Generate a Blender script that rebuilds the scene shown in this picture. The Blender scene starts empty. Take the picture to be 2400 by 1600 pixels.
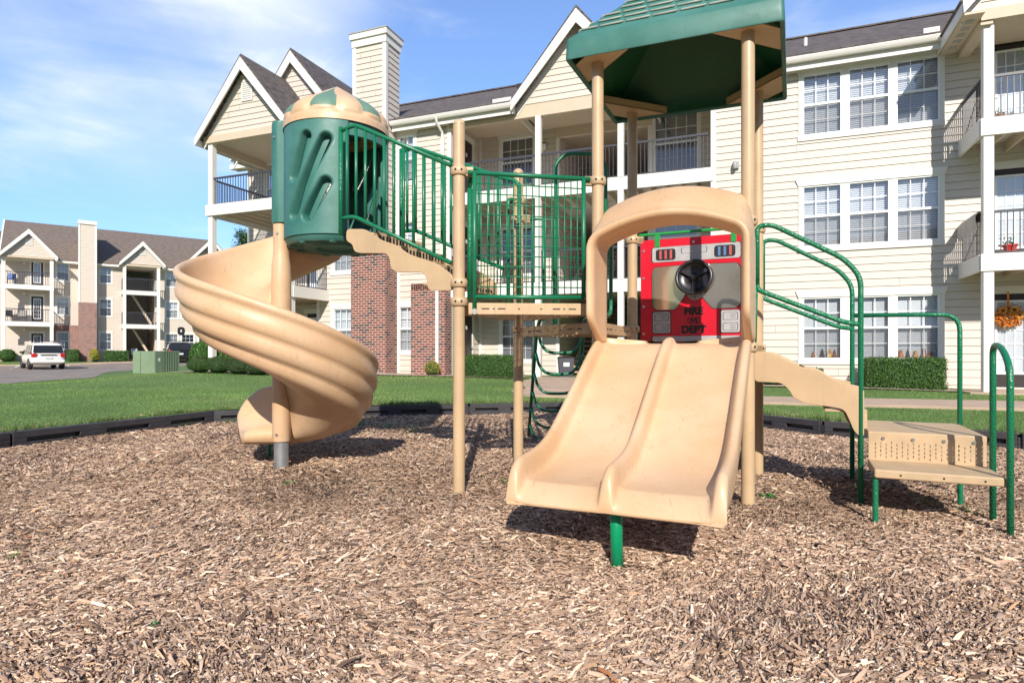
import bpy, bmesh, math, random
import numpy as np
from mathutils import Vector, Matrix, noise
from mathutils.geometry import delaunay_2d_cdt
random.seed(7); RNG = np.random.default_rng(11)
sc = bpy.context.scene
COL = sc.collection
R = math.radians
# ---------------------------------------------------------------- camera
EYE = 1.05; FL = 1450.0; HZ = 830.0          # eye height (m), focal length and horizon row of the 2400 px survey
cam = bpy.data.cameras.new('camera'); co = bpy.data.objects.new('camera', cam); COL.objects.link(co)
co.location = (0, 0, EYE); co.rotation_euler = (R(90), 0, 0)
cam.sensor_width = 36; cam.lens = 36 * FL / 2400; cam.shift_y = (HZ - 800) / 2400
cam.clip_start = 0.05; cam.clip_end = 2000
sc.camera = co
# ---------------------------------------------------------------- node helpers
class NT:
    def __init__(s, name):
        s.m = bpy.data.materials.new(name); s.m.use_nodes = True
        s.t = s.m.node_tree; s.n = s.t.nodes; s.n.clear()
        s.out = s.n.new('ShaderNodeOutputMaterial')
    def add(s, typ, props=None, **ins):
        nd = s.n.new(typ)
        for k, v in (props or {}).items(): setattr(nd, k, v)
        for k, v in ins.items():
            key = k.replace('_', ' ')
            if key.startswith('i') and key[1:].isdigit(): key = int(key[1:])
            sock = nd.inputs[key]
            if isinstance(v, bpy.types.NodeSocket): s.t.links.new(v, sock)
            else: sock.default_value = v
        return nd
    def link(s, a, b): s.t.links.new(a, b)
    def math(s, op, a, b=0.0, c=0.0):
        nd = s.add('ShaderNodeMath', {'operation': op}, i0=a, i1=b)
        if op in ('MULTIPLY_ADD',): nd.inputs[2].default_value = c
        return nd.outputs[0]
    def ramp(s, fac, stops):
        nd = s.add('ShaderNodeValToRGB', Fac=fac); cr = nd.color_ramp
        while len(cr.elements) < len(stops): cr.elements.new(0.5)
        for e, (p, c) in zip(cr.elements, stops):
            e.position = p; e.color = tuple(c) + (1,) if len(c) == 3 else c
        return nd.outputs[0]
    def noise(s, scale, detail=4, vec=None, rough=.55):
        nd = s.add('ShaderNodeTexNoise', Scale=scale, Detail=float(detail), Roughness=rough)
        if vec is not None: s.link(vec, nd.inputs['Vector'])
        return nd.outputs[0]
    def pos(s): return s.add('ShaderNodeNewGeometry').outputs['Position']
    def mix(s, f, a, b, blend='MIX'):
        nd = s.n.new('ShaderNodeMix'); nd.data_type = 'RGBA'; nd.blend_type = blend
        for sock, v in ((nd.inputs[0], f), (nd.inputs[6], a), (nd.inputs[7], b)):
            if isinstance(v, bpy.types.NodeSocket): s.link(v, sock)
            elif isinstance(v, (int, float)): sock.default_value = v
            else: sock.default_value = tuple(v) + (1,) if len(v) == 3 else v
        return nd.outputs[2]
    def bsdf(s, col, rough=.6, bump=None, bstr=.3, bdist=.01, **k):
        b = s.add('ShaderNodeBsdfPrincipled')
        if isinstance(col, bpy.types.NodeSocket): s.link(col, b.inputs['Base Color'])
        else: b.inputs['Base Color'].default_value = tuple(col) + (1,)
        if isinstance(rough, bpy.types.NodeSocket): s.link(rough, b.inputs['Roughness'])
        else: b.inputs['Roughness'].default_value = rough
        for kk, v in k.items():
            b.inputs[kk.replace('_', ' ')].default_value = v
        if bump is not None:
            bp = s.add('ShaderNodeBump', Strength=bstr, Distance=bdist, Height=bump)
            s.link(bp.outputs[0], b.inputs['Normal'])
        s.link(b.outputs[0], s.out.inputs[0]); return b
def simple(name, col, rough=.6, var=.06, scale=6, bump=.0, **k):
    t = NT(name); p = t.pos(); n = t.noise(scale, 5, p)
    lo = tuple(c * (1 - var) for c in col); hi = tuple(min(1, c * (1 + var)) for c in col)
    c = t.ramp(n, [(.3, lo), (.7, hi)])
    n2 = t.noise(scale * 12, 3, p) if bump else None
    t.bsdf(c, rough, n2, bump or .1, .004, **k); return t.m
M = {}
def plastic(name, col, fade, rough=.38, dirt=.25):
    # roto-moulded plastic: chalky fading, scuffs, fine orange-peel
    t = NT(name); p = t.pos()
    n1 = t.noise(2.2, 4, p); n2 = t.noise(9, 6, p, .65)
    c = t.mix(t.ramp(n1, [(.35, (0, 0, 0)), (.7, (1, 1, 1))]), col, fade)
    sp = t.add('ShaderNodeVectorMath', {'operation': 'MULTIPLY'}, i0=p, i1=(14, 14, 2.5)).outputs[0]
    n3 = t.noise(3, 5, sp, .7)
    n4 = t.noise(5.5, 7, p, .75); n5 = t.noise(1, 3, t.add('ShaderNodeVectorMath', {'operation': 'MULTIPLY'}, i0=p, i1=(70, 9, 12)).outputs[0], .6)
    sm = t.math('MULTIPLY', t.ramp(n4, [(.57, (0, 0, 0)), (.76, (1, 1, 1))]), dirt * 1.1); scr = t.math('MULTIPLY', t.ramp(n5, [(.655, (0, 0, 0)), (.69, (1, 1, 1))]), dirt * 1.05)
    d = t.math('MINIMUM', t.math('ADD', t.math('ADD', t.math('MULTIPLY', t.ramp(n3, [(.56, (0, 0, 0)), (.74, (1, 1, 1))]), dirt), sm), scr), .8)
    c = t.mix(d, c, tuple(x * .60 for x in col))
    r = t.ramp(n2, [(.3, (rough - .07,) * 3), (.75, (rough + .14,) * 3)])
    t.bsdf(c, r, t.noise(160, 2, p), .05, .002); return t.m
M['tan_plastic'] = plastic('tan_plastic', (.64, .405, .225), (.71, .49, .31), .40, .38)
def painted(name, col, rough=.36, chip=(.16, .10, .06)):
    # powder coat with uneven fading, grime and chipped specks
    t = NT(name); p = t.pos(); n = t.noise(3.5, 5, p); n2 = t.noise(55, 3, p, .6); n3 = t.noise(1, 4, t.add('ShaderNodeVectorMath', {'operation': 'MULTIPLY'}, i0=p, i1=(30, 30, 3)).outputs[0], .7)
    c = t.mix(t.ramp(n, [(.3, (0, 0, 0)), (.7, (1, 1, 1))]), tuple(x * .90 for x in col), tuple(min(1, x * 1.10 + .004) for x in col))
    c = t.mix(t.math('MULTIPLY', t.ramp(n3, [(.55, (0, 0, 0)), (.75, (1, 1, 1))]), .45), c, tuple(x * .62 + .01 for x in col))
    c = t.mix(t.math('MULTIPLY', t.ramp(n2, [(.70, (0, 0, 0)), (.74, (1, 1, 1))]), .8), c, chip)
    t.bsdf(c, t.ramp(n3, [(.3, (rough - .06,) * 3), (.8, (rough + .22,) * 3)]), n2, .06, .002); return t.m
M['tan_metal'] = painted('tan_metal', (.55, .385, .225))
M['tan_step'] = simple('tan_step', (.52, .37, .22), .6, .10, 9, .15)
M['green_metal'] = painted('green_metal', (.006, .165, .075), .30, (.05, .05, .04))
M['green_plastic'] = plastic('green_plastic', (.036, .155, .125), (.085, .235, .20), .46, .25)
M['green_grip'] = None
t = NT('green_grip'); p = t.pos()
v = t.add('ShaderNodeTexVoronoi', Scale=95.0, Vector=p)
t.bsdf((.006, .17, .075), .33, v.outputs[0], .8, .004); M['green_grip'] = t.m
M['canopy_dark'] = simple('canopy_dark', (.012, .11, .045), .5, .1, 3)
M['galv'] = simple('galvanised', (.42, .43, .44), .42, .25, 9, .1, Metallic=.7)
M['black_plastic'] = simple('black_plastic', (.022, .021, .024), .3, .2, 8)
M['border_plastic'] = simple('border_plastic', (.045, .041, .046), .5, .25, 5, .15)
M['steel'] = simple('bolt_steel', (.6, .58, .55), .3, .1, 30, Metallic=.9)
M['red_panel'] = simple('red_panel', (.62, .008, .025), .30, .10, 3)
M['panel_grey'] = simple('panel_grey', (.42, .41, .41), .4, .12, 12)
M['panel_black'] = simple('panel_black', (.012, .011, .012), .5, .2, 10)
M['panel_red_stripe'] = simple('panel_red_stripe', (.50, .09, .09), .4)
M['panel_blue_stripe'] = simple('panel_blue_stripe', (.09, .19, .40), .4)
t = NT('perforated_tan'); p = t.pos()
sx = t.add('ShaderNodeSeparateXYZ', Vector=p)
def frac2(a, b):
    fx = t.math('SUBTRACT', t.math('FRACT', t.math('MULTIPLY', a, 28.)), .5)
    fy = t.math('SUBTRACT', t.math('FRACT', t.math('MULTIPLY', b, 28.)), .5)
    return t.math('LESS_THAN', t.math('ADD', t.math('MULTIPLY', fx, fx), t.math('MULTIPLY', fy, fy)), .075)
hole = frac2(t.math('ADD', sx.outputs[0], sx.outputs[1]), t.math('SUBTRACT', sx.outputs[0], sx.outputs[1]))
b = t.bsdf((.55, .375, .205), .4); tr = t.add('ShaderNodeBsdfTransparent')
mx = t.add('ShaderNodeMixShader', Fac=hole, i1=b.outputs[0], i2=tr.outputs[0]); t.link(mx.outputs[0], t.out.inputs[0])
M['perforated'] = t.m
def mirror_mat():
    t = NT('acrylic_mirror'); n = t.noise(7, 3, t.pos())
    t.bsdf((.86, .74, .60), .09, n, .03, .01, Metallic=.86); return t.m
M['mirror'] = mirror_mat()
# --- setting materials
def siding_mat(name, col):
    t = NT(name); p = t.pos()
    sv = t.add('ShaderNodeVectorMath', {'operation': 'MULTIPLY'}, i0=p, i1=(3, 3, 30)).outputs[0]
    n = t.noise(1.0, 4, sv); n2 = t.noise(.35, 3, p)
    c = t.mix(t.ramp(n, [(.3, (0, 0, 0)), (.7, (1, 1, 1))]), tuple(x * .955 for x in col), col)
    c = t.mix(t.ramp(n2, [(.35, (0, 0, 0)), (.75, (.5, .5, .5))]), c, tuple(x * .93 for x in col))
    t.bsdf(c, .55, n, .15, .004); return t.m
M['siding'] = siding_mat('cream_siding', (.655, .58, .505))
M['siding2'] = siding_mat('cream_siding_far', (.66, .57, .485))
M['trim'] = simple('white_trim', (.76, .725, .675), .5, .03, 2)
M['soffit'] = simple('soffit_cream', (.60, .49, .37), .6, .04, 3)
M['rail'] = simple('dark_railing_metal', (.055, .055, .07), .4, .1, 3)
M['door'] = simple('dark_brown_door', (.035, .026, .026), .42, .1, 4)
M['dark'] = simple('dark_room', (.035, .034, .038), .8, .1, 2)
M['blind'] = simple('white_blind', (.86, .86, .86), .55, .04, 3)
M['blind2'] = simple('grey_curtain', (.38, .38, .41), .6, .06, 3)
M['vinyl'] = simple('white_vinyl', (.84, .84, .83), .35, .02, 3)
M['meter'] = simple('meter_grey', (.35, .35, .34), .5)
t = NT('window_glass'); fr = t.add('ShaderNodeFresnel', IOR=1.5)
f = t.math('ADD', t.math('MULTIPLY', fr.outputs[0], 1.6), .10)
gl = t.add('ShaderNodeBsdfGlossy', Color=(.85, .9, 1, 1), Roughness=.02); tr = t.add('ShaderNodeBsdfTransparent', Color=(.86, .89, .92, 1))
nb = t.noise(1.3, 2, t.pos()); bp = t.add('ShaderNodeBump', Strength=.04, Distance=.02, Height=nb); t.link(bp.outputs[0], gl.inputs['Normal'])
mx = t.add('ShaderNodeMixShader', Fac=f, i1=tr.outputs[0], i2=gl.outputs[0]); t.link(mx.outputs[0], t.out.inputs[0]); M['glass'] = t.m
t = NT('insect_screen'); d = t.add('ShaderNodeBsdfDiffuse', Color=(.16, .16, .17, 1)); tr = t.add('ShaderNodeBsdfTransparent')
mx = t.add('ShaderNodeMixShader', Fac=.27, i1=tr.outputs[0], i2=d.outputs[0]); t.link(mx.outputs[0], t.out.inputs[0]); M['screen'] = t.m
def rotpos(t, ang):
    p = t.pos(); mp = t.add('ShaderNodeVectorRotate', {'rotation_type': 'Z_AXIS'}, Vector=p, Angle=ang)
    return t.add('ShaderNodeSeparateXYZ', Vector=mp.outputs[0])
def brick_mat(name, ang):
    t = NT(name); s = rotpos(t, ang)
    cv = t.add('ShaderNodeCombineXYZ', X=t.math('ADD', s.outputs[0], s.outputs[1]), Y=s.outputs[2]).outputs[0]
    b = t.add('ShaderNodeTexBrick', {'offset': .5}, Vector=cv, Color1=(.235, .062, .042, 1), Color2=(.165, .048, .036, 1), Mortar=(.60, .50, .44, 1), Scale=1.0)
    b.inputs['Mortar Size'].default_value = .010; b.inputs['Mortar Smooth'].default_value = .1
    b.inputs['Brick Width'].default_value = .215; b.inputs['Row Height'].default_value = .078; b.inputs['Bias'].default_value = -.1
    # scattered dark bricks
    b2 = t.add('ShaderNodeTexBrick', {'offset': .5}, Vector=cv, Color1=(0, 0, 0, 1), Color2=(1, 1, 1, 1), Mortar=(0, 0, 0, 1), Scale=1.0)
    b2.inputs['Mortar Size'].default_value = .007; b2.inputs['Brick Width'].default_value = .215; b2.inputs['Row Height'].default_value = .078
    dk = t.ramp(b2.outputs[0], [(.74, (0, 0, 0)), (.80, (1, 1, 1))])
    c = t.mix(dk, b.outputs[0], (.055, .035, .035))
    n = t.noise(25, 4, t.pos()); c = t.mix(t.math('MULTIPLY', n, .25), c, (.26, .10, .07))
    t.bsdf(c, .85, t.math('ADD', t.math('MULTIPLY', b.outputs[1], -1.), t.math('MULTIPLY', n, .3)), .6, .008); return t.m
A1 = math.atan2(math.sin(R(21.4)), -math.cos(R(21.4)))
A2 = math.atan2(1450, 2000)
M['brick1'] = brick_mat('red_brick', -A1); M['brick2'] = brick_mat('red_brick_far', -A2)
def shingle_mat(name, ang, col, col2, k=1.75):
    t = NT(name); s = rotpos(t, ang)
    cv = t.add('ShaderNodeCombineXYZ', X=t.math('ADD', s.outputs[0], t.math('MULTIPLY', s.outputs[1], .999)), Y=t.math('MULTIPLY', s.outputs[2], k)).outputs[0]
    b = t.add('ShaderNodeTexBrick', {'offset': .37}, Vector=cv, Color1=tuple(col) + (1,), Color2=tuple(col2) + (1,), Mortar=tuple(x * .45 for x in col) + (1,), Scale=1.0)
    b.inputs['Mortar Size'].default_value = .016; b.inputs['Brick Width'].default_value = .33; b.inputs['Row Height'].default_value = .14; b.inputs['Mortar Smooth'].default_value = .5
    n = t.noise(3, 5, cv, .7); n5 = t.noise(1, 3, t.add('ShaderNodeVectorMath', {'operation': 'MULTIPLY'}, i0=cv, i1=(3.2, 7.2, 1)).outputs[0], .6)
    c = t.mix(t.ramp(n5, [(.42, (0, 0, 0)), (.60, (.85, .85, .85))]), b.outputs[0], tuple(x * 1.2 for x in col2)); c = t.mix(t.math('MULTIPLY', n, .25), c, col)
    t.bsdf(c, .9, t.math('ADD', b.outputs[1], t.noise(90, 2, t.pos())), .4, .006); return t.m
M['roof1'] = shingle_mat('shingles', -A1, (.055, .046, .045), (.135, .112, .106))
M['roof2'] = shingle_mat('shingles_far', -A2, (.148, .114, .096), (.185, .146, .122))
# ground
t = NT('mulch_ground'); p = t.pos(); v = t.add('ShaderNodeTexVoronoi', Scale=38., Vector=p, Randomness=1.)
n = t.noise(1.1, 4, p); n2 = t.noise(60, 4, p)
c = t.ramp(v.outputs['Color'], [(.1, (.07, .044, .032)), (.5, (.23, .155, .11)), (.95, (.44, .32, .23))])
c = t.mix(t.ramp(n, [(.35, (0, 0, 0)), (.7, (.6, .6, .6))]), c, (.07, .04, .03))
t.bsdf(c, .95, t.math('ADD', v.outputs[0], n2), .8, .02); M['mulch'] = t.m
t = NT('wood_chips'); at = t.add('ShaderNodeAttribute', {'attribute_name': 'Tint'})
n = t.noise(140, 3, t.pos(), .7)
c = t.mix(t.math('MULTIPLY', n, .35), at.outputs['Color'], (.16, .10, .07), 'MIX'); 
t.bsdf(c, .85, n, .3, .002); M['chips'] = t.m
def lawn_cols(t):
    p = t.pos(); n = t.noise(.55, 5, p, .6); n2 = t.noise(14, 4, p, .7); n3 = t.noise(90, 3, p, .7)
    c = t.ramp(n, [(.3, (.095, .185, .036)), (.55, (.135, .245, .052)), (.75, (.19, .285, .078))])
    c = t.mix(t.ramp(n2, [(.35, (0, 0, 0)), (.75, (.55, .55, .55))]), c, (.16, .235, .07))
    c = t.mix(t.ramp(n3, [(.4, (0, 0, 0)), (.7, (.5, .5, .5))]), c, (.065, .11, .025))
    return c, t.math('ADD', n3, n2)
t = NT('lawn'); c, h = lawn_cols(t); t.bsdf(c, .9, h, .9, .03); M['lawn'] = t.m
t = NT('grass_blade'); at = t.add('ShaderNodeAttribute', {'attribute_name': 'Tint'}); b = t.bsdf(at.outputs['Color'], .6); M['grass'] = t.m
M['asphalt'] = simple('asphalt', (.25, .205, .17), .9, .22, 1.2, .4)
M['concrete'] = simple('concrete', (.47, .345, .255), .85, .12, 2.5, .3)
M['paint'] = simple('road_paint', (.7, .68, .65), .7, .2, 3)
t = NT('pale_gravel'); v = t.add('ShaderNodeTexVoronoi', Scale=22., Vector=t.pos())
c = t.ramp(v.outputs['Color'], [(.1, (.30, .22, .15)), (.6, (.56, .44, .33)), (.95, (.72, .64, .55))]); t.bsdf(c, .9, v.outputs[0], .9, .03); M['gravel'] = t.m
t = NT('leaf'); at = t.add('ShaderNodeAttribute', {'attribute_name': 'Tint'}); b = t.bsdf(at.outputs['Color'], .5)
tl = t.add('ShaderNodeBsdfTranslucent', Color=at.outputs['Color']); mx = t.add('ShaderNodeMixShader', Fac=.25, i1=b.outputs[0], i2=tl.outputs[0]); t.link(mx.outputs[0], t.out.inputs[0]); M['leaf'] = t.m
M['leafcore'] = simple('shrub_core', (.022, .055, .014), .95, .3, 8)
M['bark'] = simple('bark', (.09, .06, .045), .9, .3, 8, .5)
M['box_green'] = simple('cabinet_green', (.20, .27, .17), .5, .10, 2.0)
M['box_dark'] = simple('cabinet_louvre_gap', (.02, .022, .018), .7)
M['car_white'] = simple('car_white', (.74, .72, .69), .25, .02, 1, Coat_Weight=.6)
M['car_black'] = simple('car_black', (.012, .012, .015), .2, .1, 1, Coat_Weight=.7)
M['car_glass'] = simple('car_glass', (.02, .022, .025), .08, .1, 1)
M['tyre'] = simple('tyre', (.02, .02, .02), .8, .2, 9)
M['rim'] = simple('wheel_rim', (.45, .45, .46), .3, .1, 5, Metallic=.8)
M['red_lamp'] = simple('tail_lamp', (.5, .01, .01), .2)
M['plate'] = simple('number_plate', (.6, .62, .6), .4)
M['orange'] = simple('orange_silk', (.72, .22, .025), .7, .35, 22)
M['orange2'] = simple('yellow_silk', (.78, .42, .06), .7, .3, 22)
M['brown'] = simple('seed_brown', (.07, .03, .015), .8)
M['cloth'] = simple('draped_cloth', (.56, .49, .42), .85, .12, 5, .2)
M['blue'] = simple('blue_fabric', (.12, .19, .45), .7)
M['bin'] = simple('bin_grey', (.07, .07, .085), .5, .1, 4)
M['white'] = simple('white_plastic', (.8, .8, .8), .4)
M['red_pot'] = simple('red_pot', (.6, .04, .03), .4)
M['terracotta'] = simple('terracotta', (.42, .13, .06), .7)
# ---------------------------------------------------------------- mesh builder
class MB:
    def __init__(s): s.v = []; s.f = []
    def quad(s, a, b, c, d):
        n = len(s.v); s.v += [tuple(a), tuple(b), tuple(c), tuple(d)]; s.f.append((n, n + 1, n + 2, n + 3)); return s
    def tri(s, a, b, c):
        n = len(s.v); s.v += [tuple(a), tuple(b), tuple(c)]; s.f.append((n, n + 1, n + 2)); return s
    def hexa(s, p):      # 8 points: bottom 0-3, top 4-7
        n = len(s.v); s.v += [tuple(q) for q in p]
        for f in ((3, 2, 1, 0), (4, 5, 6, 7), (0, 1, 5, 4), (1, 2, 6, 5), (2, 3, 7, 6), (3, 0, 4, 7)): s.f.append(tuple(n + i for i in f))
        return s
    def box(s, x0, x1, y0, y1, z0, z1, P=None):
        P = P or (lambda x, y, z: (x, y, z))
        return s.hexa([P(x0, y0, z0), P(x1, y0, z0), P(x1, y1, z0), P(x0, y1, z0), P(x0, y0, z1), P(x1, y0, z1), P(x1, y1, z1), P(x0, y1, z1)])
    def prism(s, poly, Pa, Pb):      # poly of 2d pts extruded between two mapping functions
        n = len(s.v); k = len(poly)
        s.v += [tuple(Pa(*q)) for q in poly] + [tuple(Pb(*q)) for q in poly]
        s.f.append(tuple(range(n, n + k))); s.f.append(tuple(range(n + 2 * k - 1, n + k - 1, -1)))
        for i in range(k):
            j = (i + 1) % k; s.f.append((n + i, n + k + i, n + k + j, n + j))
        return s
    def loft(s, rings, closed=True, capa=True, capb=True, loop=False):
        n = len(s.v); k = len(rings[0])
        for r in rings: s.v += [tuple(q) for q in r]
        m = len(rings)
        for i in range(m - (0 if loop else 1)):
            i2 = (i + 1) % m
            for j in range(k if closed else k - 1):
                j2 = (j + 1) % k
                s.f.append((n + i * k + j, n + i * k + j2, n + i2 * k + j2, n + i2 * k + j))
        if closed and capa and not loop: s.f.append(tuple(n + j for j in range(k))[::-1])
        if closed and capb and not loop: s.f.append(tuple(n + (m - 1) * k + j for j in range(k)))
        return s
    def tube(s, pts, r, seg=10, closed=False, radii=None):
        pts = [Vector(p) for p in pts]; m = len(pts); rings = []
        up = None
        for i, p in enumerate(pts):
            if closed: d = (pts[(i + 1) % m] - pts[i - 1]).normalized()
            else: d = (pts[min(i + 1, m - 1)] - pts[max(i - 1, 0)]).normalized()
            if up is None: up = Vector((0, 0, 1)) if abs(d.z) < .9 else Vector((1, 0, 0))
            a = d.cross(up)
            if a.length < 1e-5: a = d.orthogonal()
            a.normalize(); b = a.cross(d).normalized(); up = b
            rr = radii[i] if radii else r
            rings.append([p + (a * math.cos(2 * math.pi * j / seg) + b * math.sin(2 * math.pi * j / seg)) * rr for j in range(seg)])
        return s.loft(rings, loop=closed)
    def lathe(s, prof, c=(0, 0, 0), seg=24, T=None):   # prof: (r,z)
        rings = []
        for r, z in prof:
            rings.append([(c[0] + r * math.cos(2 * math.pi * j / seg), c[1] + r * math.sin(2 * math.pi * j / seg), c[2] + z) for j in range(seg)])
        if T: rings = [[T(Vector(q)) for q in r] for r in rings]
        return s.loft(rings)
    def disc(s, c, nrm, r, h, seg=12):
        c = Vector(c); nrm = Vector(nrm).normalized()
        return s.tube([c, c + nrm * h], r, seg)
def bend(pts, r=.06, n=5):
    """round the inner corners of a polyline"""
    pts = [Vector(p) for p in pts]; out = [pts[0]]
    for i in range(1, len(pts) - 1):
        a, b, c = pts[i - 1], pts[i], pts[i + 1]
        d1 = (a - b); d2 = (c - b); rr = min(r, d1.length * .45, d2.length * .45)
        p1 = b + d1.normalized() * rr; p2 = b + d2.normalized() * rr
        for k in range(n + 1):
            t_ = k / n; out.append(p1 * (1 - t_) ** 2 + b * 2 * t_ * (1 - t_) + p2 * t_ ** 2)
    out.append(pts[-1]); return out
def link(o, parent=None):
    COL.objects.link(o)
    if parent is not None:
        o.parent = parent
        if parent.type == 'EMPTY': o.matrix_parent_inverse = Matrix.Translation(-Vector(parent.location))
def obj(name, mb, mat, parent=None, smooth=False, recalc=True, bevel=0, subs=0, doubles=False, angle=None):
    me = bpy.data.meshes.new(name); me.from_pydata([tuple(v) for v in mb.v], [], mb.f)
    if recalc or doubles:
        bm = bmesh.new(); bm.from_mesh(me)
        if doubles: bmesh.ops.remove_doubles(bm, verts=bm.verts, dist=1e-4)
        if recalc: bmesh.ops.recalc_face_normals(bm, faces=bm.faces)
        bm.to_mesh(me); bm.free()
    me.materials.append(M[mat] if isinstance(mat, str) else mat)
    if smooth: me.polygons.foreach_set('use_smooth', [True] * len(me.polygons))
    o = bpy.data.objects.new(name, me)
    if bevel:
        md = o.modifiers.new('bevel', 'BEVEL'); md.width = bevel; md.segments = 3; md.limit_method = 'ANGLE'; md.angle_limit = R(35)
        me.polygons.foreach_set('use_smooth', [True] * len(me.polygons)); md.harden_normals = True
    if subs:
        md = o.modifiers.new('sub', 'SUBSURF'); md.levels = subs; md.render_levels = subs
    if angle:
        try: me.set_sharp_from_angle(angle=R(angle))
        except Exception: pass
    link(o, parent); return o
def thing(name, label, cat, loc=(0, 0, 0), group=None):
    o = bpy.data.objects.new(name, None); o.empty_display_size = .2; o.location = loc
    COL.objects.link(o)
    o['label'] = label; o['category'] = cat
    if group: o['group'] = group
    return o
def tag(o, label, cat, group=None):
    o['label'] = label; o['category'] = cat
    if group: o['group'] = group
    return o
def kind(o, k): o['kind'] = k; return o
def copy_thing(root, loc, label, group=None):
    """copy of a thing with its parts and sub-parts, moved to loc"""
    r = root.copy(); COL.objects.link(r); r.location = loc; r['label'] = label
    if group: r['group'] = group
    for ch in list(root.children):
        c = ch.copy(); COL.objects.link(c); c.parent = r
        for g in list(ch.children):
            d = g.copy(); COL.objects.link(d); d.parent = c
    return r
# ---------------------------------------------------------------- terrain
CTRL = [(-16.2, 19.6, .12), (-18, 24, .10), (-17.4, 28.3, .22), (-29, 39, .06), (-30, 42, .06), (-36, 44.7, .22), (-30, 49.5, .38), (-38.9, 49.5, .58), (-28, 56, .68), (-26, 50, .33),
        (-60, 40, .2), (-10, 21, .46), (-5, 20, .42), (-2, 19, .38), (3, 18, .33), (8, 15.5, .24), (10.5, 13.5, .20), (14, 11, .2), (-14, 15, .22), (-12, 12, .18), (-9, 9, .15), (20, 20, .2), (0, 30, .4), (-22, 60, .7), (-10, 40, .5),
        (-9, 3, .12), (9, 6, .14), (8, 2, .12), (0, -6, .1), (-8, -4, .1), (8, -6, .1), (0, -20, .1), (20, -20, .1), (-20, -20, .1), (40, 0, .1), (-40, 0, .1), (-40, 20, .08), (-25, 30, .08), (0, 14, .24), (0, 12, .18), (5, 11, .17), (-6, 13, .2), (-60, 80, .6), (60, 80, .5)]
CP = np.array(CTRL)
def T(x, y):
    d2 = (CP[:, 0] - x) ** 2 + (CP[:, 1] - y) ** 2 + 1.0
    w = d2 ** -1.6
    return float((w * CP[:, 2]).sum() / w.sum())
def Tn(X, Y):
    d2 = (CP[None, :, 0] - X[:, None]) ** 2 + (CP[None, :, 1] - Y[:, None]) ** 2 + 1.0
    w = d2 ** -1.6
    return (w * CP[None, :, 2]).sum(1) / w.sum(1)
def inside(poly, x, y):
    c = False; n = len(poly); j = n - 1
    for i in range(n):
        xi, yi = poly[i]; xj, yj = poly[j]
        if (yi > y) != (yj > y) and x < (xj - xi) * (y - yi) / (yj - yi) + xi: c = not c
        j = i
    return c
def inside_np(poly, X, Y):
    c = np.zeros(len(X), bool); n = len(poly); j = n - 1
    for i in range(n):
        xi, yi = poly[i]; xj, yj = poly[j]
        m = ((yi > Y) != (yj > Y))
        with np.errstate(divide='ignore', invalid='ignore'):
            c ^= m & (X < (xj - xi) * (Y - yi) / ((yj - yi) or 1e-9) + xi)
        j = i
    return c
def sheet(name, poly, mat, off, step=.6, hole=None, zf=None, k='structure', parent=None, thick=None):
    zf = zf or T
    def dens(pl):
        out = []
        for i in range(len(pl)):
            a = Vector(pl[i]); b_ = Vector(pl[(i + 1) % len(pl)]); n = max(1, int((b_ - a).length / step))
            out += [a.lerp(b_, q / n) for q in range(n)]
        return out
    P = dens(poly); vs = list(P); edges = [(i, (i + 1) % len(P)) for i in range(len(P))]
    if hole:
        Hh = dens(hole); n0 = len(vs); vs += Hh; edges += [(n0 + i, n0 + (i + 1) % len(Hh)) for i in range(len(Hh))]
    xs = [p[0] for p in poly]; ys = [p[1] for p in poly]
    x = min(xs) + step / 2
    while x < max(xs):
        y = min(ys) + step / 2
        while y < max(ys):
            if inside(poly, x, y) and not (hole and inside(hole, x, y)): vs.append(Vector((x, y)))
            y += step * (1 if y < 40 else 3)
        x += step
    ov, oe, of, _, _, _ = delaunay_2d_cdt(vs, edges, [], 0, 1e-5)
    mb = MB(); mb.v = [(q.x, q.y, zf(q.x, q.y) + off) for q in ov]
    for f in of:
        cx = sum(ov[i].x for i in f) / len(f); cy = sum(ov[i].y for i in f) / len(f)
        if inside(poly, cx, cy) and not (hole and inside(hole, cx, cy)): mb.f.append(tuple(f))
    if thick:
        n0 = len(mb.v); m_ = len(P); base = [(q.x, q.y, zf(q.x, q.y) + off) for q in P]; low = [(q[0], q[1], q[2] - thick) for q in base]
        mb.v += base + low
        for i in range(m_): j = (i + 1) % m_; mb.f.append((n0 + i, n0 + j, n0 + m_ + j, n0 + m_ + i))
    o = obj(name, mb, mat, parent, smooth=not thick, recalc=True)
    me = o.data
    if me.polygons and sum(p_.normal.z for p_ in me.polygons) < 0: me.flip_normals()
    if k: kind(o, k)
    return o
RING = [(-19, -21), (-15, -7.0), (-6.4, 3.0), (-5.95, 4.2), (-5.62, 6.9), (-4.6, 9.5), (-2.6, 10.25), (-.76, 10.85), (1.1, 11.2), (2.6, 10.6), (3.45, 9.2), (4.05, 8.05), (5.62, 6.85), (6.9, 5.9), (7.1, 3.0), (9.5, -7), (10, -21)]
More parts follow.
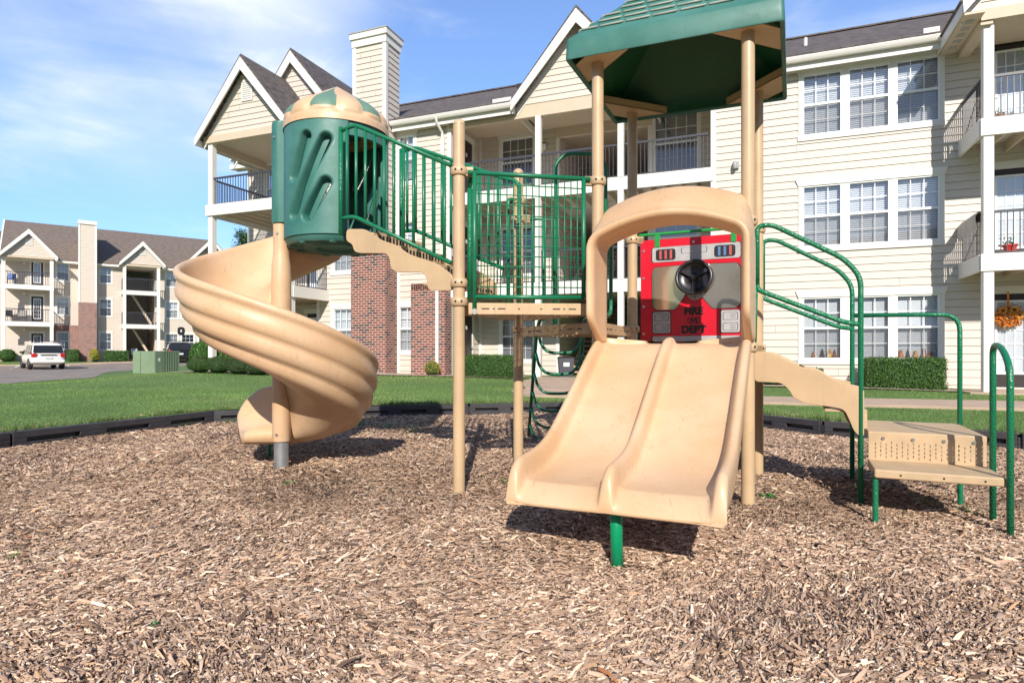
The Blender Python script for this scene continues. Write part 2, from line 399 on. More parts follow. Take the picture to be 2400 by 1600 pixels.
# ================================================================ BUILDING FRAMES
O1 = (10.71, 14.8); U1 = (-math.cos(R(21.4)), math.sin(R(21.4))); V1 = (-math.sin(R(21.4)), -math.cos(R(21.4)))
_n = math.hypot(2000, 1450); O2 = (-38.9, 49.5); U2 = (2000 / _n, 1450 / _n); V2 = (1450 / _n, -2000 / _n)
def frame(O, U, V): return lambda u, v, z: (O[0] + U[0] * u + V[0] * v, O[1] + U[1] * u + V[1] * v, z)
B1 = frame(O1, U1, V1); B2 = frame(O2, U2, V2); B3 = frame((2.0, -24.0), (1, .06), (-.06, 1))
def bxy(B, *p): return [tuple(B(u, v, 0)[:2]) for u, v in p]
WALK1 = bxy(B1, (-6, 4.5), (8.9, 4.5), (9.35, 4.75), (9.5, 5.2), (9.2, 5.75), (8.7, 6.0), (-6, 6.0))
WALK2 = bxy(B1, (8.7, 0.2), (10.5, .2), (10.3, 2.4), (9.3, 4.8), (7.6, 4.8), (8.4, 2.8))
BEDS = [bxy(B1, (-.3, 0), (5.6, 0), (8.0, .0), (8.0, .5), (5.6, 1.2), (-.3, 1.35)), bxy(B1, (10.9, .0), (15.6, .3), (18.5, .3), (22.3, .3), (22.6, 2.9), (18.0, 2.4), (14.5, 1.4), (10.9, 1.2))]
# ================================================================ GROUND
HUMPS = [(.32, 2.62, .50, -.055), (-2.95, 6.2, .45, -.05), (.9, 2.2, .35, .018), (-.3, 3.0, .3, .015), (-.395, 4.61, .14, .022), (1.617, 4.24, .15, .025), (-2.08, 5.58, .17, .022), (2.068, 5.207, .15, .02), (2.4, 4.2, .15, .02), (2.72, 4.95, .5, .04)]
def mound_np(X, Y):
    z = .012 * np.sin(X * 1.7 + 1.3 * np.sin(Y * 1.1)) * np.sin(Y * 1.3 + .5) + .008 * np.sin(Y * 3.1 + X * .7) * np.sin(X * 2.3)
    for hx_, hy_, r_, h_ in HUMPS: z = z + h_ * np.exp(-((X - hx_) ** 2 + (Y - hy_) ** 2) / (r_ * r_))
    return z
def mound(x, y): return float(mound_np(np.array([x]), np.array([y]))[0])
sheet('mulch', RING, 'mulch', 0, .3, zf=lambda x, y: mound(x, y) - .012)
LAWN = [(-60, -60), (60, -60), (60, 70), (-70, 80), (-70, -60)]
BUILD_EDGE = None
ROAD = [(-70, 8), (-15.2, 15.5), (-15.9, 19.6), (-16.6, 24.5), (-18.6, 28.5), (-20.4, 33), (-22.8, 41.5), (-24.3, 50.2), (-27.0, 50.6), (-34.6, 44.8), (-50, 33.5), (-70, 20)]
sheet('lawn', [(-69, -40), (40, -40), (40, 45), (-14, 48), (-14, 66), (-69, 66)], 'lawn', 0, .8, hole=RING)
sheet('parking_lot', ROAD, 'asphalt', .012, .8)
# the far horizon ground
mb = MB(); mb.quad((-900, -900, -.35), (900, -900, -.35), (900, 900, -.35), (-900, 900, -.35)); kind(obj('ground', mb, 'lawn'), 'structure')
# kerb along the lot
def kerb(pts, w=.16, h=.13, off=.0):
    mb = MB(); rings = []
    P = []
    for i in range(len(pts) - 1):
        a, b = Vector(pts[i]), Vector(pts[i + 1]); n = max(1, int((b - a).length / .8)); P += [a.lerp(b, k / n) for k in range(n)]
    P.append(Vector(pts[-1]))
    for i, p in enumerate(P):
        d = (P[min(i + 1, len(P) - 1)] - P[max(i - 1, 0)]).normalized(); nn = Vector((-d.y, d.x)) * w / 2
        z = T(p.x, p.y) + off
        rings.append([(p.x - nn.x, p.y - nn.y, z - .1), (p.x - nn.x, p.y - nn.y, z + h), (p.x + nn.x, p.y + nn.y, z + h), (p.x + nn.x, p.y + nn.y, z - .1)])
    mb.loft(rings); return mb
kind(obj('kerb', kerb(ROAD[7:12], .5, .10), 'concrete', bevel=.02), 'structure')
for i, (a, b) in enumerate([((-32.6, 40.2), (-35.0, 44.1)), ((-30.4, 41.8), (-32.7, 45.7)), ((-37, 36.8), (-39.5, 40.7))]):
    d = (Vector(b) - Vector(a)).normalized(); n = Vector((-d.y, d.x)) * .06
    kind(sheet('road_marking', [(a[0] - n.x, a[1] - n.y), (a[0] + n.x, a[1] + n.y), (b[0] + n.x, b[1] + n.y), (b[0] - n.x, b[1] - n.y)], 'paint', .018, .5), 'structure')
# ---- wood chips
def chips():
    zones = [(1.15, 3.0, 19000, 1.0), (3.0, 5.0, 11500, 1.2), (5.0, 8.0, 4200, 1.6), (8.0, 11.4, 1900, 2.1)]
    VV, CC = [], []
    pal = np.array([(.60, .43, .31), (.49, .34, .24), (.32, .21, .145), (.74, .575, .43), (.10, .063, .045), (.42, .305, .235), (.52, .335, .20), (.90, .76, .60), (.47, .375, .31)])
    pr = np.array([.20, .18, .16, .13, .12, .08, .04, .045, .045])
    for d0, d1, dens, sc_ in zones + [(0, 0, 0, 1.8)]:
        spill = None
        if dens:
            wmax = .86 * d1 + 1.3; area = 2 * wmax * (d1 - d0); N = int(area * dens)
            X = RNG.uniform(-wmax, wmax, N); Y = RNG.uniform(d0, d1, N)
            k = (np.abs(X) < .86 * Y + 1.3) & inside_np(RING, X, Y); X, Y = X[k], Y[k]; N = len(X)
        else:       # strays kicked over the border and lying on it
            XX, YY = [], []
            for i in range(2, len(RING) - 3):
                a_, b_ = Vector(RING[i]), Vector(RING[i + 1]); n_ = int((b_ - a_).length * 60); q_ = Vector((b_.y - a_.y, a_.x - b_.x)).normalized(); q_ = q_ if q_.dot(a_ - Vector((.5, 4))) > 0 else -q_
                s_ = RNG.uniform(0, 1, n_); o_ = np.abs(RNG.normal(0, .22, n_)) + .07; XX.append(a_.x + (b_.x - a_.x) * s_ + q_.x * o_); YY.append(a_.y + (b_.y - a_.y) * s_ + q_.y * o_)
            X, Y = np.concatenate(XX), np.concatenate(YY); N = len(X); spill = Tn(X, Y) + .008
        # clumpy coverage
        L = RNG.lognormal(-3.66, .50, N) * (.85 + .15 * sc_) * (1 if sc_ < 1.2 else sc_ ** .35); L = np.clip(L, .010, .095)
        W = L * RNG.uniform(.06, .15, N) + .0021; W *= sc_ ** .25
        ang = .55 * np.sin(X * 1.9 + 1.7 * np.sin(Y * 1.4)) + .45 * np.sin(Y * 2.7 + X * 1.1) + .12 + RNG.normal(0, .42, N); flip = RNG.random(N) < .22; ang[flip] = RNG.uniform(-1.57, 1.57, flip.sum())
        tilt = RNG.normal(0, .20, N); roll = RNG.normal(0, .42, N); curve = RNG.normal(0, .07, N)
        base = mound_np(X, Y) + RNG.uniform(-.006, .018, N) + np.abs(np.sin(tilt)) * L * .4
        if spill is not None: base = spill + RNG.uniform(.0, .012, N)
        ca, sa = np.cos(ang), np.sin(ang); ct, st = np.cos(tilt), np.sin(tilt)
        # local frame: l along, w across, n up
        l = np.stack([ca * ct, sa * ct, st], 1); w0 = np.stack([-sa, ca, np.zeros(N)], 1); n0 = np.cross(l, w0)
        w = w0 * np.cos(roll)[:, None] + n0 * np.sin(roll)[:, None]; n = np.cross(l, w)
        C = np.stack([X, Y, base], 1)
        V = np.zeros((N, 8, 3)); th = (.10 * W + .0012)
        for i, (a, b_, h) in enumerate([(-.5, -.36, 0), (-.5, .36, 0), (-.05, .5, 1), (-.05, -.5, 1), (.5, .22, 0), (.5, -.30, 0)]):
            V[:, i] = C + l * (a * L)[:, None] + w * (b_ * W)[:, None] + n * (h * (curve * L + th))[:, None]
        # thickness skirt pair
        V[:, 6] = V[:, 3] - n * (th * 2.5 + .001)[:, None]; V[:, 7] = V[:, 0] - n * (th * 2.5 + .001)[:, None]
        c = pal[RNG.choice(len(pal), N, p=pr)] * RNG.uniform(.70, 1.40, (N, 1)) * np.array([1.03, .985, .95])
        dn = np.array([noise.noise(Vector((x * .9, y * 1.1, 7))) + .5 * noise.noise(Vector((x * 2.3, y * 2.6, 9))) for x, y in zip(X[::1], Y[::1])]) if N < 90000 else np.repeat(np.array([noise.noise(Vector((x * .9, y * 1.1, 7))) + .5 * noise.noise(Vector((x * 2.3, y * 2.6, 9))) for x, y in zip(X[::1], Y[::1])]), 1)
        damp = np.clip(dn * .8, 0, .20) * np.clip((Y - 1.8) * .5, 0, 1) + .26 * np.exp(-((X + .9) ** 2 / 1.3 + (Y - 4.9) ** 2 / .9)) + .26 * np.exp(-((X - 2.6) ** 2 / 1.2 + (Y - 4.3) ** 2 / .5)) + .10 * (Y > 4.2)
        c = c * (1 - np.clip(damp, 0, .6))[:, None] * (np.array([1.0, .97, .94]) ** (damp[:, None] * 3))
        # leaf bits
        lf = RNG.random(N) < .0008; c[lf] = (.42, .16, .05)
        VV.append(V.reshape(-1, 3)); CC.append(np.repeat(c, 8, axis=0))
    V = np.concatenate(VV); C = np.concatenate(CC); N = len(V) // 8
    me = bpy.data.meshes.new('wood_chips'); me.vertices.add(len(V)); me.vertices.foreach_set('co', V.astype(np.float32).ravel())
    q = np.array([(0, 1, 2, 3), (3, 2, 4, 5), (7, 0, 3, 6)]); F = (np.arange(N)[:, None, None] * 8 + q[None]).reshape(-1, 4)
    me.loops.add(F.size); me.loops.foreach_set('vertex_index', F.ravel().astype(np.int32))
    me.polygons.add(len(F)); me.polygons.foreach_set('loop_start', (np.arange(len(F)) * 4).astype(np.int32)); me.polygons.foreach_set('loop_total', np.full(len(F), 4, np.int32))
    me.update(calc_edges=True)
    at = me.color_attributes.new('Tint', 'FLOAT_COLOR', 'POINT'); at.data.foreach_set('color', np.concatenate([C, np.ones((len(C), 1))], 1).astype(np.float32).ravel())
    me.materials.append(M['chips']); o = bpy.data.objects.new('wood_chips', me); COL.objects.link(o); kind(o, 'stuff')
    tag(o, 'pale brown shredded wood chips covering the play area', 'wood chips'); print('chips', N)
chips()
def tint_tris(name, V, C, mat, k=3):
    N = len(V) // k; me = bpy.data.meshes.new(name); me.vertices.add(len(V)); me.vertices.foreach_set('co', V.astype(np.float32).ravel())
    me.loops.add(N * k); me.loops.foreach_set('vertex_index', np.arange(N * k, dtype=np.int32))
    me.polygons.add(N); me.polygons.foreach_set('loop_start', (np.arange(N) * k).astype(np.int32)); me.polygons.foreach_set('loop_total', np.full(N, k, np.int32))
    me.update(calc_edges=True)
    at = me.color_attributes.new('Tint', 'FLOAT_COLOR', 'POINT'); at.data.foreach_set('color', np.concatenate([C, np.ones((len(C), 1))], 1).astype(np.float32).ravel())
    me.materials.append(M[mat]); o = bpy.data.objects.new(name, me); COL.objects.link(o); return o
def blades(X, Y, Z, h, w, cols):
    N = len(X); a = RNG.uniform(0, 6.28, N); lean = RNG.normal(0, .45, (N, 2))
    V = np.zeros((N, 3, 3)); dx = np.cos(a) * w; dy = np.sin(a) * w
    V[:, 0] = np.stack([X - dx, Y - dy, Z - .005], 1); V[:, 1] = np.stack([X + dx, Y + dy, Z - .005], 1); V[:, 2] = np.stack([X + lean[:, 0] * h, Y + lean[:, 1] * h, Z + h], 1)
    return V.reshape(-1, 3), np.repeat(cols, 3, axis=0)
# ---- grass: near strip of real blades just beyond the border, coarser tufts farther out
def grass():
    VV, CC = [], []
    PATHS = [WALK1, WALK2]
    for d0, d1, dens, h0 in ((5.5, 10.5, 2200, .022), (10.5, 15, 900, .028), (15, 26, 260, .035)):
        wmax = .86 * d1 + 1; N = int(2 * wmax * (d1 - d0) * dens)
        X = RNG.uniform(-wmax, wmax, N); Y = RNG.uniform(d0, d1, N)
        k = (np.abs(X) < .86 * Y + 1) & ~inside_np(RING, X, Y) & ~inside_np(ROAD, X, Y)
        for P in PATHS: k &= ~inside_np(P, X, Y)
        lx, ly = X - O1[0], Y - O1[1]; vv = lx * V1[0] + ly * V1[1]; k &= vv > 1.25
        X, Y = X[k], Y[k]; N = len(X); Z = Tn(X, Y)
        m = np.array([noise.noise(Vector((x * .8, y * .8, 2))) for x, y in zip(X, Y)])[:, None]
        c = np.array([(.132, .248, .052)]) * RNG.uniform(.6, 1.45, (N, 1)) * (1 + .35 * m) + np.array([(.05, .03, .015)]) * np.clip(m, 0, 1) * 1.4
        m2 = np.array([noise.noise(Vector((x * .22, y * .3, 5))) for x, y in zip(X, Y)])[:, None]; c = c * (1 + .30 * m2) + np.array([(.05, .018, .012)]) * np.clip(m2 * 2, 0, 1)
        dry = RNG.random(N) < .05 + .12 * np.clip(m2[:, 0] * 2, 0, 1); c[dry] = np.array((.27, .25, .11)) * RNG.uniform(.7, 1.2, (dry.sum(), 1))
        V, C = blades(X, Y, Z, h0 * RNG.uniform(.5, 1.3, N), h0 * .12, c); VV.append(V); CC.append(C)
    for i in range(1, len(RING) - 2):      # untrimmed fringe along the border
        a, b = Vector(RING[i]), Vector(RING[i + 1]); L = (b - a).length; n = int(L * 700); d = (b - a).normalized(); q = Vector((-d.y, d.x)); q = q if q.dot(a - Vector((.5, 4))) > 0 else -q
        s = RNG.uniform(0, L, n); o_ = .055 + np.abs(RNG.normal(0, .07, n)); X = a.x + d.x * s + q.x * o_; Y = a.y + d.y * s + q.y * o_; c = np.array([(.10, .185, .04)]) * RNG.uniform(.5, 1.4, (n, 1)); dry = RNG.random(n) < .12; c[dry] = (.30, .26, .12)
        V, C = blades(X, Y, Tn(X, Y), .075 * RNG.uniform(.4, 1.4, n) * (.6 + .6 * np.sin(s * 3.3 + i) ** 2), .0035, c); VV.append(V); CC.append(C)
    o = tint_tris('grass', np.concatenate(VV), np.concatenate(CC), 'grass'); kind(o, 'stuff'); tag(o, 'short green mown lawn grass blades', 'grass'); print('grass', sum(map(len, VV)) // 3)
# ================================================================ PLAY STRUCTURE
TH = R(25); ex, ey = math.cos(TH), -math.sin(TH); nx, ny = math.sin(TH), math.cos(TH)     # e: along the front of the square deck, n: into it
P3 = (1.617, 4.24)
def LN(L, n, z): return (P3[0] + ex * L + nx * n, P3[1] + ey * L + ny * n, z)
P2 = LN(-1.067, 0, 0)[:2]; P5 = LN(0, 1.067, 0)[:2]; P4 = LN(-1.067, 1.067, 0)[:2]
P1 = (-.395, 4.61); P6 = (.057, 5.57)
PR = .0445
ZU, ZM, ZS = 1.43, 1.29, 1.12        # the three deck heights
play = thing('play_structure', 'tan and green playground climber with spiral slide, double slide, roof and red fire panel', 'play structure', (.6, 4.9, 0))
def clamp(p, z, parent, ear=None):
    mb = MB(); mb.lathe([(PR + .001, -.032), (PR + .012, -.030), (PR + .019, -.018), (PR + .020, 0), (PR + .019, .018), (PR + .012, .030), (PR + .001, .032)], (p[0], p[1], z), 28)
    if ear is not None:
        a = Vector((p[0], p[1], z)) + Vector(ear).normalized() * .05; e_ = Vector(ear).normalized(); s_ = Vector((-e_.y, e_.x, 0))
        for dz, hw in ((.0, .03), (-.012, .022)):
            mb.hexa([a + s_ * sx_ * .022 + e_ * (.055 if q else 0) + Vector((0, 0, zz + dz)) for zz in (-hw, hw) for (sx_, q) in ((-1, 0), (1, 0), (1, 1), (-1, 1))])
    o = obj('clamp', mb, 'tan_metal', parent, smooth=True, angle=35)
    bo = MB()
    for a_ in (-1.9, -1.2):
        d = Vector((math.cos(a_), math.sin(a_), 0)); bo.disc(Vector((p[0], p[1], z)) + d * (PR + .017), d, .008, .006, 8)
    obj('bolt', bo, 'black_plastic', parent)
    return o
def post(p, top, cap, clamps, mat='tan_metal', perf=None):
    mb = MB(); prof = [(PR, -.12), (PR, top - (.045 if cap else 0))]
    if cap: prof += [(PR + .002, top - .045), (PR + .002, top - .042)] + [((PR + .002) * math.cos(a), top - .042 + .042 * math.sin(a)) for a in [R(x) for x in (15, 30, 45, 60, 75, 88)]]
    mb.lathe(prof, (p[0], p[1], 0), 32); o = obj('support_post', mb, mat, play, smooth=True, angle=50)
    for c in clamps:
        z, ear = c if isinstance(c, tuple) else (c, None)
        clamp(p, z, o, ear)
    return o
d12 = Vector((P2[0] - P1[0], P2[1] - P1[1], 0)).normalized()
post(P1, 2.80, True, [(2.41, d12), 1.58, 1.44])
post(P2, 3.27, False, [(2.36, -d12), 1.38, 1.26])
post(P3, 3.27, False, [(1.10, (1, .3, 0)), 1.96])
post(P4, 3.27, False, [(2.09, (ex, ey, 0)), 1.28])
post(P5, 3.27, False, [2.10, 1.10])
post(P6, 2.72, True, [(2.43, (-1, -.2, 0)), (2.27, (1, .1, 0)), 1.28])
# ---- decks: perforated top with folded edges
def deck(poly, z, h=.085):
    mb = MB(); n = len(poly); mb.v = [(x, y, z) for x, y in poly]; mb.f = [tuple(range(n))]
    o = obj('deck', mb, 'perforated', play)
    c = Vector((sum(p[0] for p in poly) / n, sum(p[1] for p in poly) / n))
    e = MB(); sl = MB()
    for i in range(n):
        a, b = Vector(poly[i]), Vector(poly[(i + 1) % n]); d = (b - a); L = d.length; d.normalize(); nn = Vector((d.y, -d.x))
        if nn.dot((a + b) / 2 - c) < 0: nn = -nn
        a2, b2 = a + d * .07, b - d * .07
        e.hexa([(q.x, q.y, zz) for zz in (z - h, z + .003) for q in (a2 - nn * .004, b2 - nn * .004, b2 + nn * .012, a2 + nn * .012)])
        for s0, s1 in ((.16, .215), (.24, .255), (.275, .33), (.42, .435), (.58, .595), (.67, .725), (.745, .76), (.785, .84)):
            p, q = a.lerp(b, s0), a.lerp(b, s1)
            sl.hexa([(r.x, r.y, zz) for zz in (z - .045, z - .036) for r in (p + nn * .010, q + nn * .010, q + nn * .0135, p + nn * .0135)])
    eo = obj('deck_edge', e, 'tan_metal', o, bevel=.006); obj('slot', sl, 'panel_black', eo if False else o)
    return o
deck([P1, P2, P6], ZU); deck([P2, P4, P6], ZM); deck([P2, P3, P5, P4], ZS - .01)
# ---- mesh barrier P1-P2
def bar(name, pts, r, mat='green_metal', parent=None, seg=10, **k):
    mb = MB(); mb.tube(pts, r, seg); return obj(name, mb, mat, parent or play, smooth=True, angle=50, **k)
a = Vector((P1[0], P1[1], 0)) + d12 * .115; b = Vector((P2[0], P2[1], 0)) - d12 * .115; off = Vector((d12.y, -d12.x, 0)) * .035
a += off; b += off; zt0, zt1, zb = 2.395, 2.365, 1.475
mb = MB(); mb.tube([a - d12 * .05 + Vector((0, 0, zt0)), b + d12 * .05 + Vector((0, 0, zt1))], .017)
mb.tube([a + Vector((0, 0, zt0)), a + Vector((0, 0, 1.37))], .017); mb.tube([b + Vector((0, 0, zt1)), b + Vector((0, 0, zb))], .017)
mb.tube([a + Vector((0, 0, zb)), b + Vector((0, 0, zb))], .017)
fr = obj('mesh_barrier', mb, 'green_metal', play, smooth=True)
mb = MB(); W = (b - a).length
for i in range(1, 17): q = a + d12 * (W * i / 17); mb.tube([q + Vector((0, 0, zb)), q + Vector((0, 0, zt0 - (zt0 - zt1) * i / 17))], .0046, 6)
for i in range(1, 12): z0 = zb + (zt0 - zb) * i / 12; z1 = zb + (zt1 - zb) * i / 12; mb.tube([a + Vector((0, 0, z0)), b + Vector((0, 0, z1))], .0046, 6)
obj('wire_mesh', mb, 'green_metal', fr, smooth=True)
mb = MB(); mb.disc(a + Vector((0, 0, 1.365)) + off * .3, off, .022, .016, 16); obj('bolt', mb, 'steel', fr, smooth=True, angle=40)
# ---- spiral slide
SC = (-2.08, 5.58)
def smooth_interp(x, xs, ys):
    if x <= xs[0]: return ys[0] + (x - xs[0]) * (ys[1] - ys[0]) / (xs[1] - xs[0])
    for i in range(len(xs) - 1):
        if x <= xs[i + 1]:
            h = xs[i + 1] - xs[i]; t_ = (x - xs[i]) / h
            def m(j):
                if j <= 0: return (ys[1] - ys[0]) / (xs[1] - xs[0])
                if j >= len(xs) - 1: return (ys[-1] - ys[-2]) / (xs[-1] - xs[-2])
                return (ys[j + 1] - ys[j - 1]) / (xs[j + 1] - xs[j - 1])
            return (2 * t_ ** 3 - 3 * t_ ** 2 + 1) * ys[i] + (t_ ** 3 - 2 * t_ ** 2 + t_) * h * m(i) + (-2 * t_ ** 3 + 3 * t_ ** 2) * ys[i + 1] + (t_ ** 3 - t_ ** 2) * h * m(i + 1)
    return ys[-1]
RIMT = [55, 90, 180, 270, 360, 405, 450]; RIMZ = [2.52, 2.37, 1.88, 1.49, 1.02, .82, .73]
def chute_ring(th, ext=0.0, shrink=1.0):
    zr = smooth_interp(th, RIMT, RIMZ)
    wall = smooth_interp(th, [60, 360, 450], [.45, .45, .43]) * shrink
    bed = zr - smooth_interp(th, [60, 360, 450], [.45, .45, .43])
    rb = (1 + .0 * th)
    prof = [(.078, .10), (.16, .045), (.28, .012), (.42, .0), (.56, .012), (.68, .075), (.77, .19), (.825, .34), (.848, .43), (.858, .455), (.875, .472), (.895, .474), (.915, .462), (.924, .44),
            (.918, .415), (.898, .395), (.893, .37), (.905, .335), (.912, .29), (.905, .25), (.885, .222), (.862, .205), (.866, .175), (.868, .13), (.850, .085), (.815, .055), (.780, .042), (.772, .015), (.762, -.03), (.72, -.07), (.64, -.088), (.58, -.085), (.55, -.10), (.46, -.115), (.34, -.11), (.2, -.085), (.078, -.05)]
    a = R(min(th, 450)); ring = []
    for r, z in prof:
        zz = bed + z * (wall / .45 if z > 0 else 1)
        if r > .25: r = .25 + (r - .25) * .905
        x = SC[0] + r * math.cos(a) - ext * (.42 + .58 * r / .86); y = SC[1] + r * math.sin(a)
        ring.append((x, y, zz))
    return ring
mb = MB(); rings = [chute_ring(t_) for t_ in np.linspace(58, 450, 132)]
for e_, s_ in ((.10, 1.0), (.20, .99), (.30, .97), (.40, .94), (.50, .90), (.58, .82), (.65, .70), (.71, .56), (.75, .42), (.775, .30), (.785, .2)): rings.append(chute_ring(450, e_, s_))
mb.loft(rings)
chute = obj('spiral_slide', mb, 'tan_plastic', play, smooth=True)
chute['label'] = 'tan spiral chute with ribbed outer wall'
mb = MB(); mb.lathe([(.077, .27), (.079, .275), (.079, .80), (.086, 1.0), (.086, 1.72), (.082, 1.86), (.072, 1.93), (.070, 2.0), (.070, 2.215)], (*SC, 0), 36)
sl = obj('centre_column', mb, 'tan_plastic', chute, smooth=True, angle=60)
mb = MB(); mb.lathe([(.0635, -.1), (.0635, .29)], (*SC, 0), 32); obj('galvanised_pole', mb, 'galv', chute, smooth=True, angle=60)
mb = MB()
for z_, r_ in ((2.13, .071), (.335, .079)): mb.disc((SC[0] - .012, SC[1] - r_ + .002, z_), (0, -1, 0), .013, .010, 14)
obj('bolt', mb, 'steel', chute, smooth=True, angle=40)
bar('slide_leg', [(-2.50, 6.38, -.05), (-2.50, 6.38, .32)], .018, 'green_metal', chute)
# ---- slide enclosure (slotted cylinder) and dome
CC_ = (-1.583, 5.6); RC = .442; ZE0, ZE1 = 2.055, 3.02
def capsule(px, py, x0, y0, x1, y1):
    dx, dy = x1 - x0, y1 - y0; t_ = max(0, min(1, ((px - x0) * dx + (py - y0) * dy) / (dx * dx + dy * dy)))
    return math.hypot(px - x0 - dx * t_, py - y0 - dy * t_), ((px - x0) * dy - (py - y0) * dx)
def slot_panel(a0, a1, slots, bottom_drop=.0, mirror=False):
    W = R(a1 - a0) * RC; nu, nz = 150, 190; mb = MB(); keep = {}
    V = []
    hs = .052
    for j in range(nz + 1):
        for i in range(nu + 1):
            s_ = W * i / nu; z = (ZE1 - ZE0) * j / nz
            dep = 0; hole = False
            for (x0, y0, x1, y1) in slots:
                d, sd = capsule(s_, z, x0, y0, x1, y1)
                if d < hs + .014:
                    k = min(1, max(0, (hs + .014 - d) / .020)); k = k * k * (3 - 2 * k); dep = max(dep, .075 * k)
                    if d < hs * .72 and sd > hs * .22 * math.hypot(x1 - x0, y1 - y0): hole = True
            a = R(a0) + s_ / RC; r = RC - dep
            V.append((CC_[0] + r * math.cos(a), CC_[1] + r * math.sin(a), ZE0 + z)); keep[(i, j)] = hole
    mb.v = V
    for j in range(nz):
        for i in range(nu):
            if not (keep[(i, j)] and keep[(i + 1, j)] and keep[(i, j + 1)] and keep[(i + 1, j + 1)]):
                k = j * (nu + 1) + i; mb.f.append((k, k + 1, k + nu + 2, k + nu + 1))
    # edge returns
    for i0 in (0, nu):
        a = R(a0 if i0 == 0 else a1); ia = [(CC_[0] + (RC - .05) * math.cos(a), CC_[1] + (RC - .05) * math.sin(a), ZE0 + (ZE1 - ZE0) * j / nz) for j in range(nz + 1)]
        n0 = len(mb.v); mb.v += ia
        for j in range(nz): mb.f.append((j * (nu + 1) + i0, (j + 1) * (nu + 1) + i0, n0 + j + 1, n0 + j))
    return mb
Wl = R(296 - 192) * RC
slots1 = [(.29, .505, .425, .815), (.285, .18, .60, .79), (.445, .16, .60, .425)]
enc = obj('slide_enclosure', slot_panel(196, 297, slots1), 'green_plastic', play, smooth=True)
md = enc.modifiers.new('solid', 'SOLIDIFY'); md.thickness = .012; md.offset = 1
enc2 = obj('rear_panel', slot_panel(2, 92, [(.12, .58, .28, .12), (.12, .84, .46, .28), (.35, .90, .58, .60)]), 'green_plastic', enc, smooth=True)
md = enc2.modifiers.new('solid', 'SOLIDIFY'); md.thickness = .012; md.offset = 1
# wrap around the pole
mb = MB(); mb.lathe([(.070, 2.222), (.078, 2.225), (.082, 2.24), (.082, 3.10), (.078, 3.125), (.06, 3.135), (.0, 3.137)], (*SC, 0), 32)
mb.box(SC[0] + .0, SC[0] + .17, SC[1] - .0815, SC[1] - .02, 2.225, 3.11)
obj('pole_sleeve', mb, 'green_plastic', enc, smooth=True, angle=40)
mb = MB(); mb.disc((SC[0] - .035, SC[1] - .073, 2.98), (-.3, -1, 0), .012, .01, 14); obj('bolt', mb, 'steel', enc, smooth=True, angle=40)
# header ring over the entry, floor
mb = MB(); rings = []
for a in np.linspace(294, 364, 24):
    rr = R(a); rings.append([(CC_[0] + r * math.cos(rr), CC_[1] + r * math.sin(rr), z) for r, z in ((RC, 2.90 - .0 * a), (RC, ZE1), (RC - .03, ZE1), (RC - .03, 2.90))])
mb.loft(rings)
rings = []
for a in np.linspace(92, 192, 30):
    rr = R(a); rings.append([(CC_[0] + r * math.cos(rr), CC_[1] + r * math.sin(rr), z) for r, z in ((RC, 2.84), (RC, ZE1), (RC - .03, ZE1), (RC - .03, 2.84))])
mb.loft(rings); obj('header_ring', mb, 'green_plastic', enc, smooth=True, angle=40)
mb = MB(); mb.lathe([(0, 2.085), (RC - .005, 2.085), (RC + .004, 2.075), (RC - .002, 2.035), (RC - .03, 2.005), (.30, 2.015), (.28, 1.99), (.2, 1.99), (.18, 2.015), (0, 2.015)], (*CC_, 0), 56)
for k in range(9):
    a = k * .7; mb.lathe([(.0, -.0), (.035, -.0), (.045, .02)], (CC_[0] + .38 * math.cos(a), CC_[1] + .38 * math.sin(a), 1.995), 12)
mb.prism([(.0, -.30), (.62, -.30), (.62, .34), (.0, .34)], lambda a_, b_: (CC_[0] + .905 * 0 + (a_) * .905 * .9 + b_ * .42 + .12, CC_[1] - a_ * .426 * .9 + b_ * .9 - .16, 1.955), lambda a_, b_: (CC_[0] + a_ * .905 * .9 + b_ * .42 + .12, CC_[1] - a_ * .426 * .9 + b_ * .9 - .16, 2.04)) if False else None
obj('floor', mb, M['green_plastic'], enc, smooth=True, angle=40)
# dome: tan shell with alternating raised petals
def dome():
    mb = MB(); g = MB(); nseg = 12; nu, nv = 144, 32; RD = .462; zb_ = 3.015; Hd = .455
    def rad(t_): return RD * smooth_interp(t_, [0, .14, .17, .34, .53, .77, 1.0], [1.0, .99, .955, .91, .73, .37, .0])
    for (which, m_) in ((0, mb), (1, g)):
        for j in range(nv + 1):
            t_ = j / nv
            for i in range(nu + 1):
                a = 2 * math.pi * i / nu; q = (a / (2 * math.pi) * nseg + .5) % 1.0; petal = abs(q - .5) * 2
                hump = .022 * max(0, 1 - (petal / .85) ** 2 - (max(0, t_ - .34) / .26) ** 2) ** .5 if t_ > .17 else 0
                r = max(0, rad(t_) + hump); m_.v.append((CC_[0] + r * math.cos(a), CC_[1] + r * math.sin(a), zb_ + Hd * t_))
        for j in range(nv):
            for i in range(nu):
                t_ = (j + .5) / nv; q = ((i + .5) / nu * nseg + .5); green = int(q) % 2 == 1 and t_ > .24 and abs(q % 1 - .5) < .5 * (1 - max(0, t_ - .55) / .47) - .02
                if green == bool(which): k = j * (nu + 1) + i; m_.f.append((k, k + 1, k + nu + 2, k + nu + 1))
    return mb, g
t_, g_ = dome(); dm = obj('dome', t_, 'tan_plastic', enc, smooth=True, doubles=True)
M['dome_green'] = plastic('dome_green', (.10, .21, .15), (.17, .28, .21), .5, .2)
obj('dome', g_, 'dome_green', enc, smooth=True, doubles=True)['label'] = 'faded green petals of the dome'
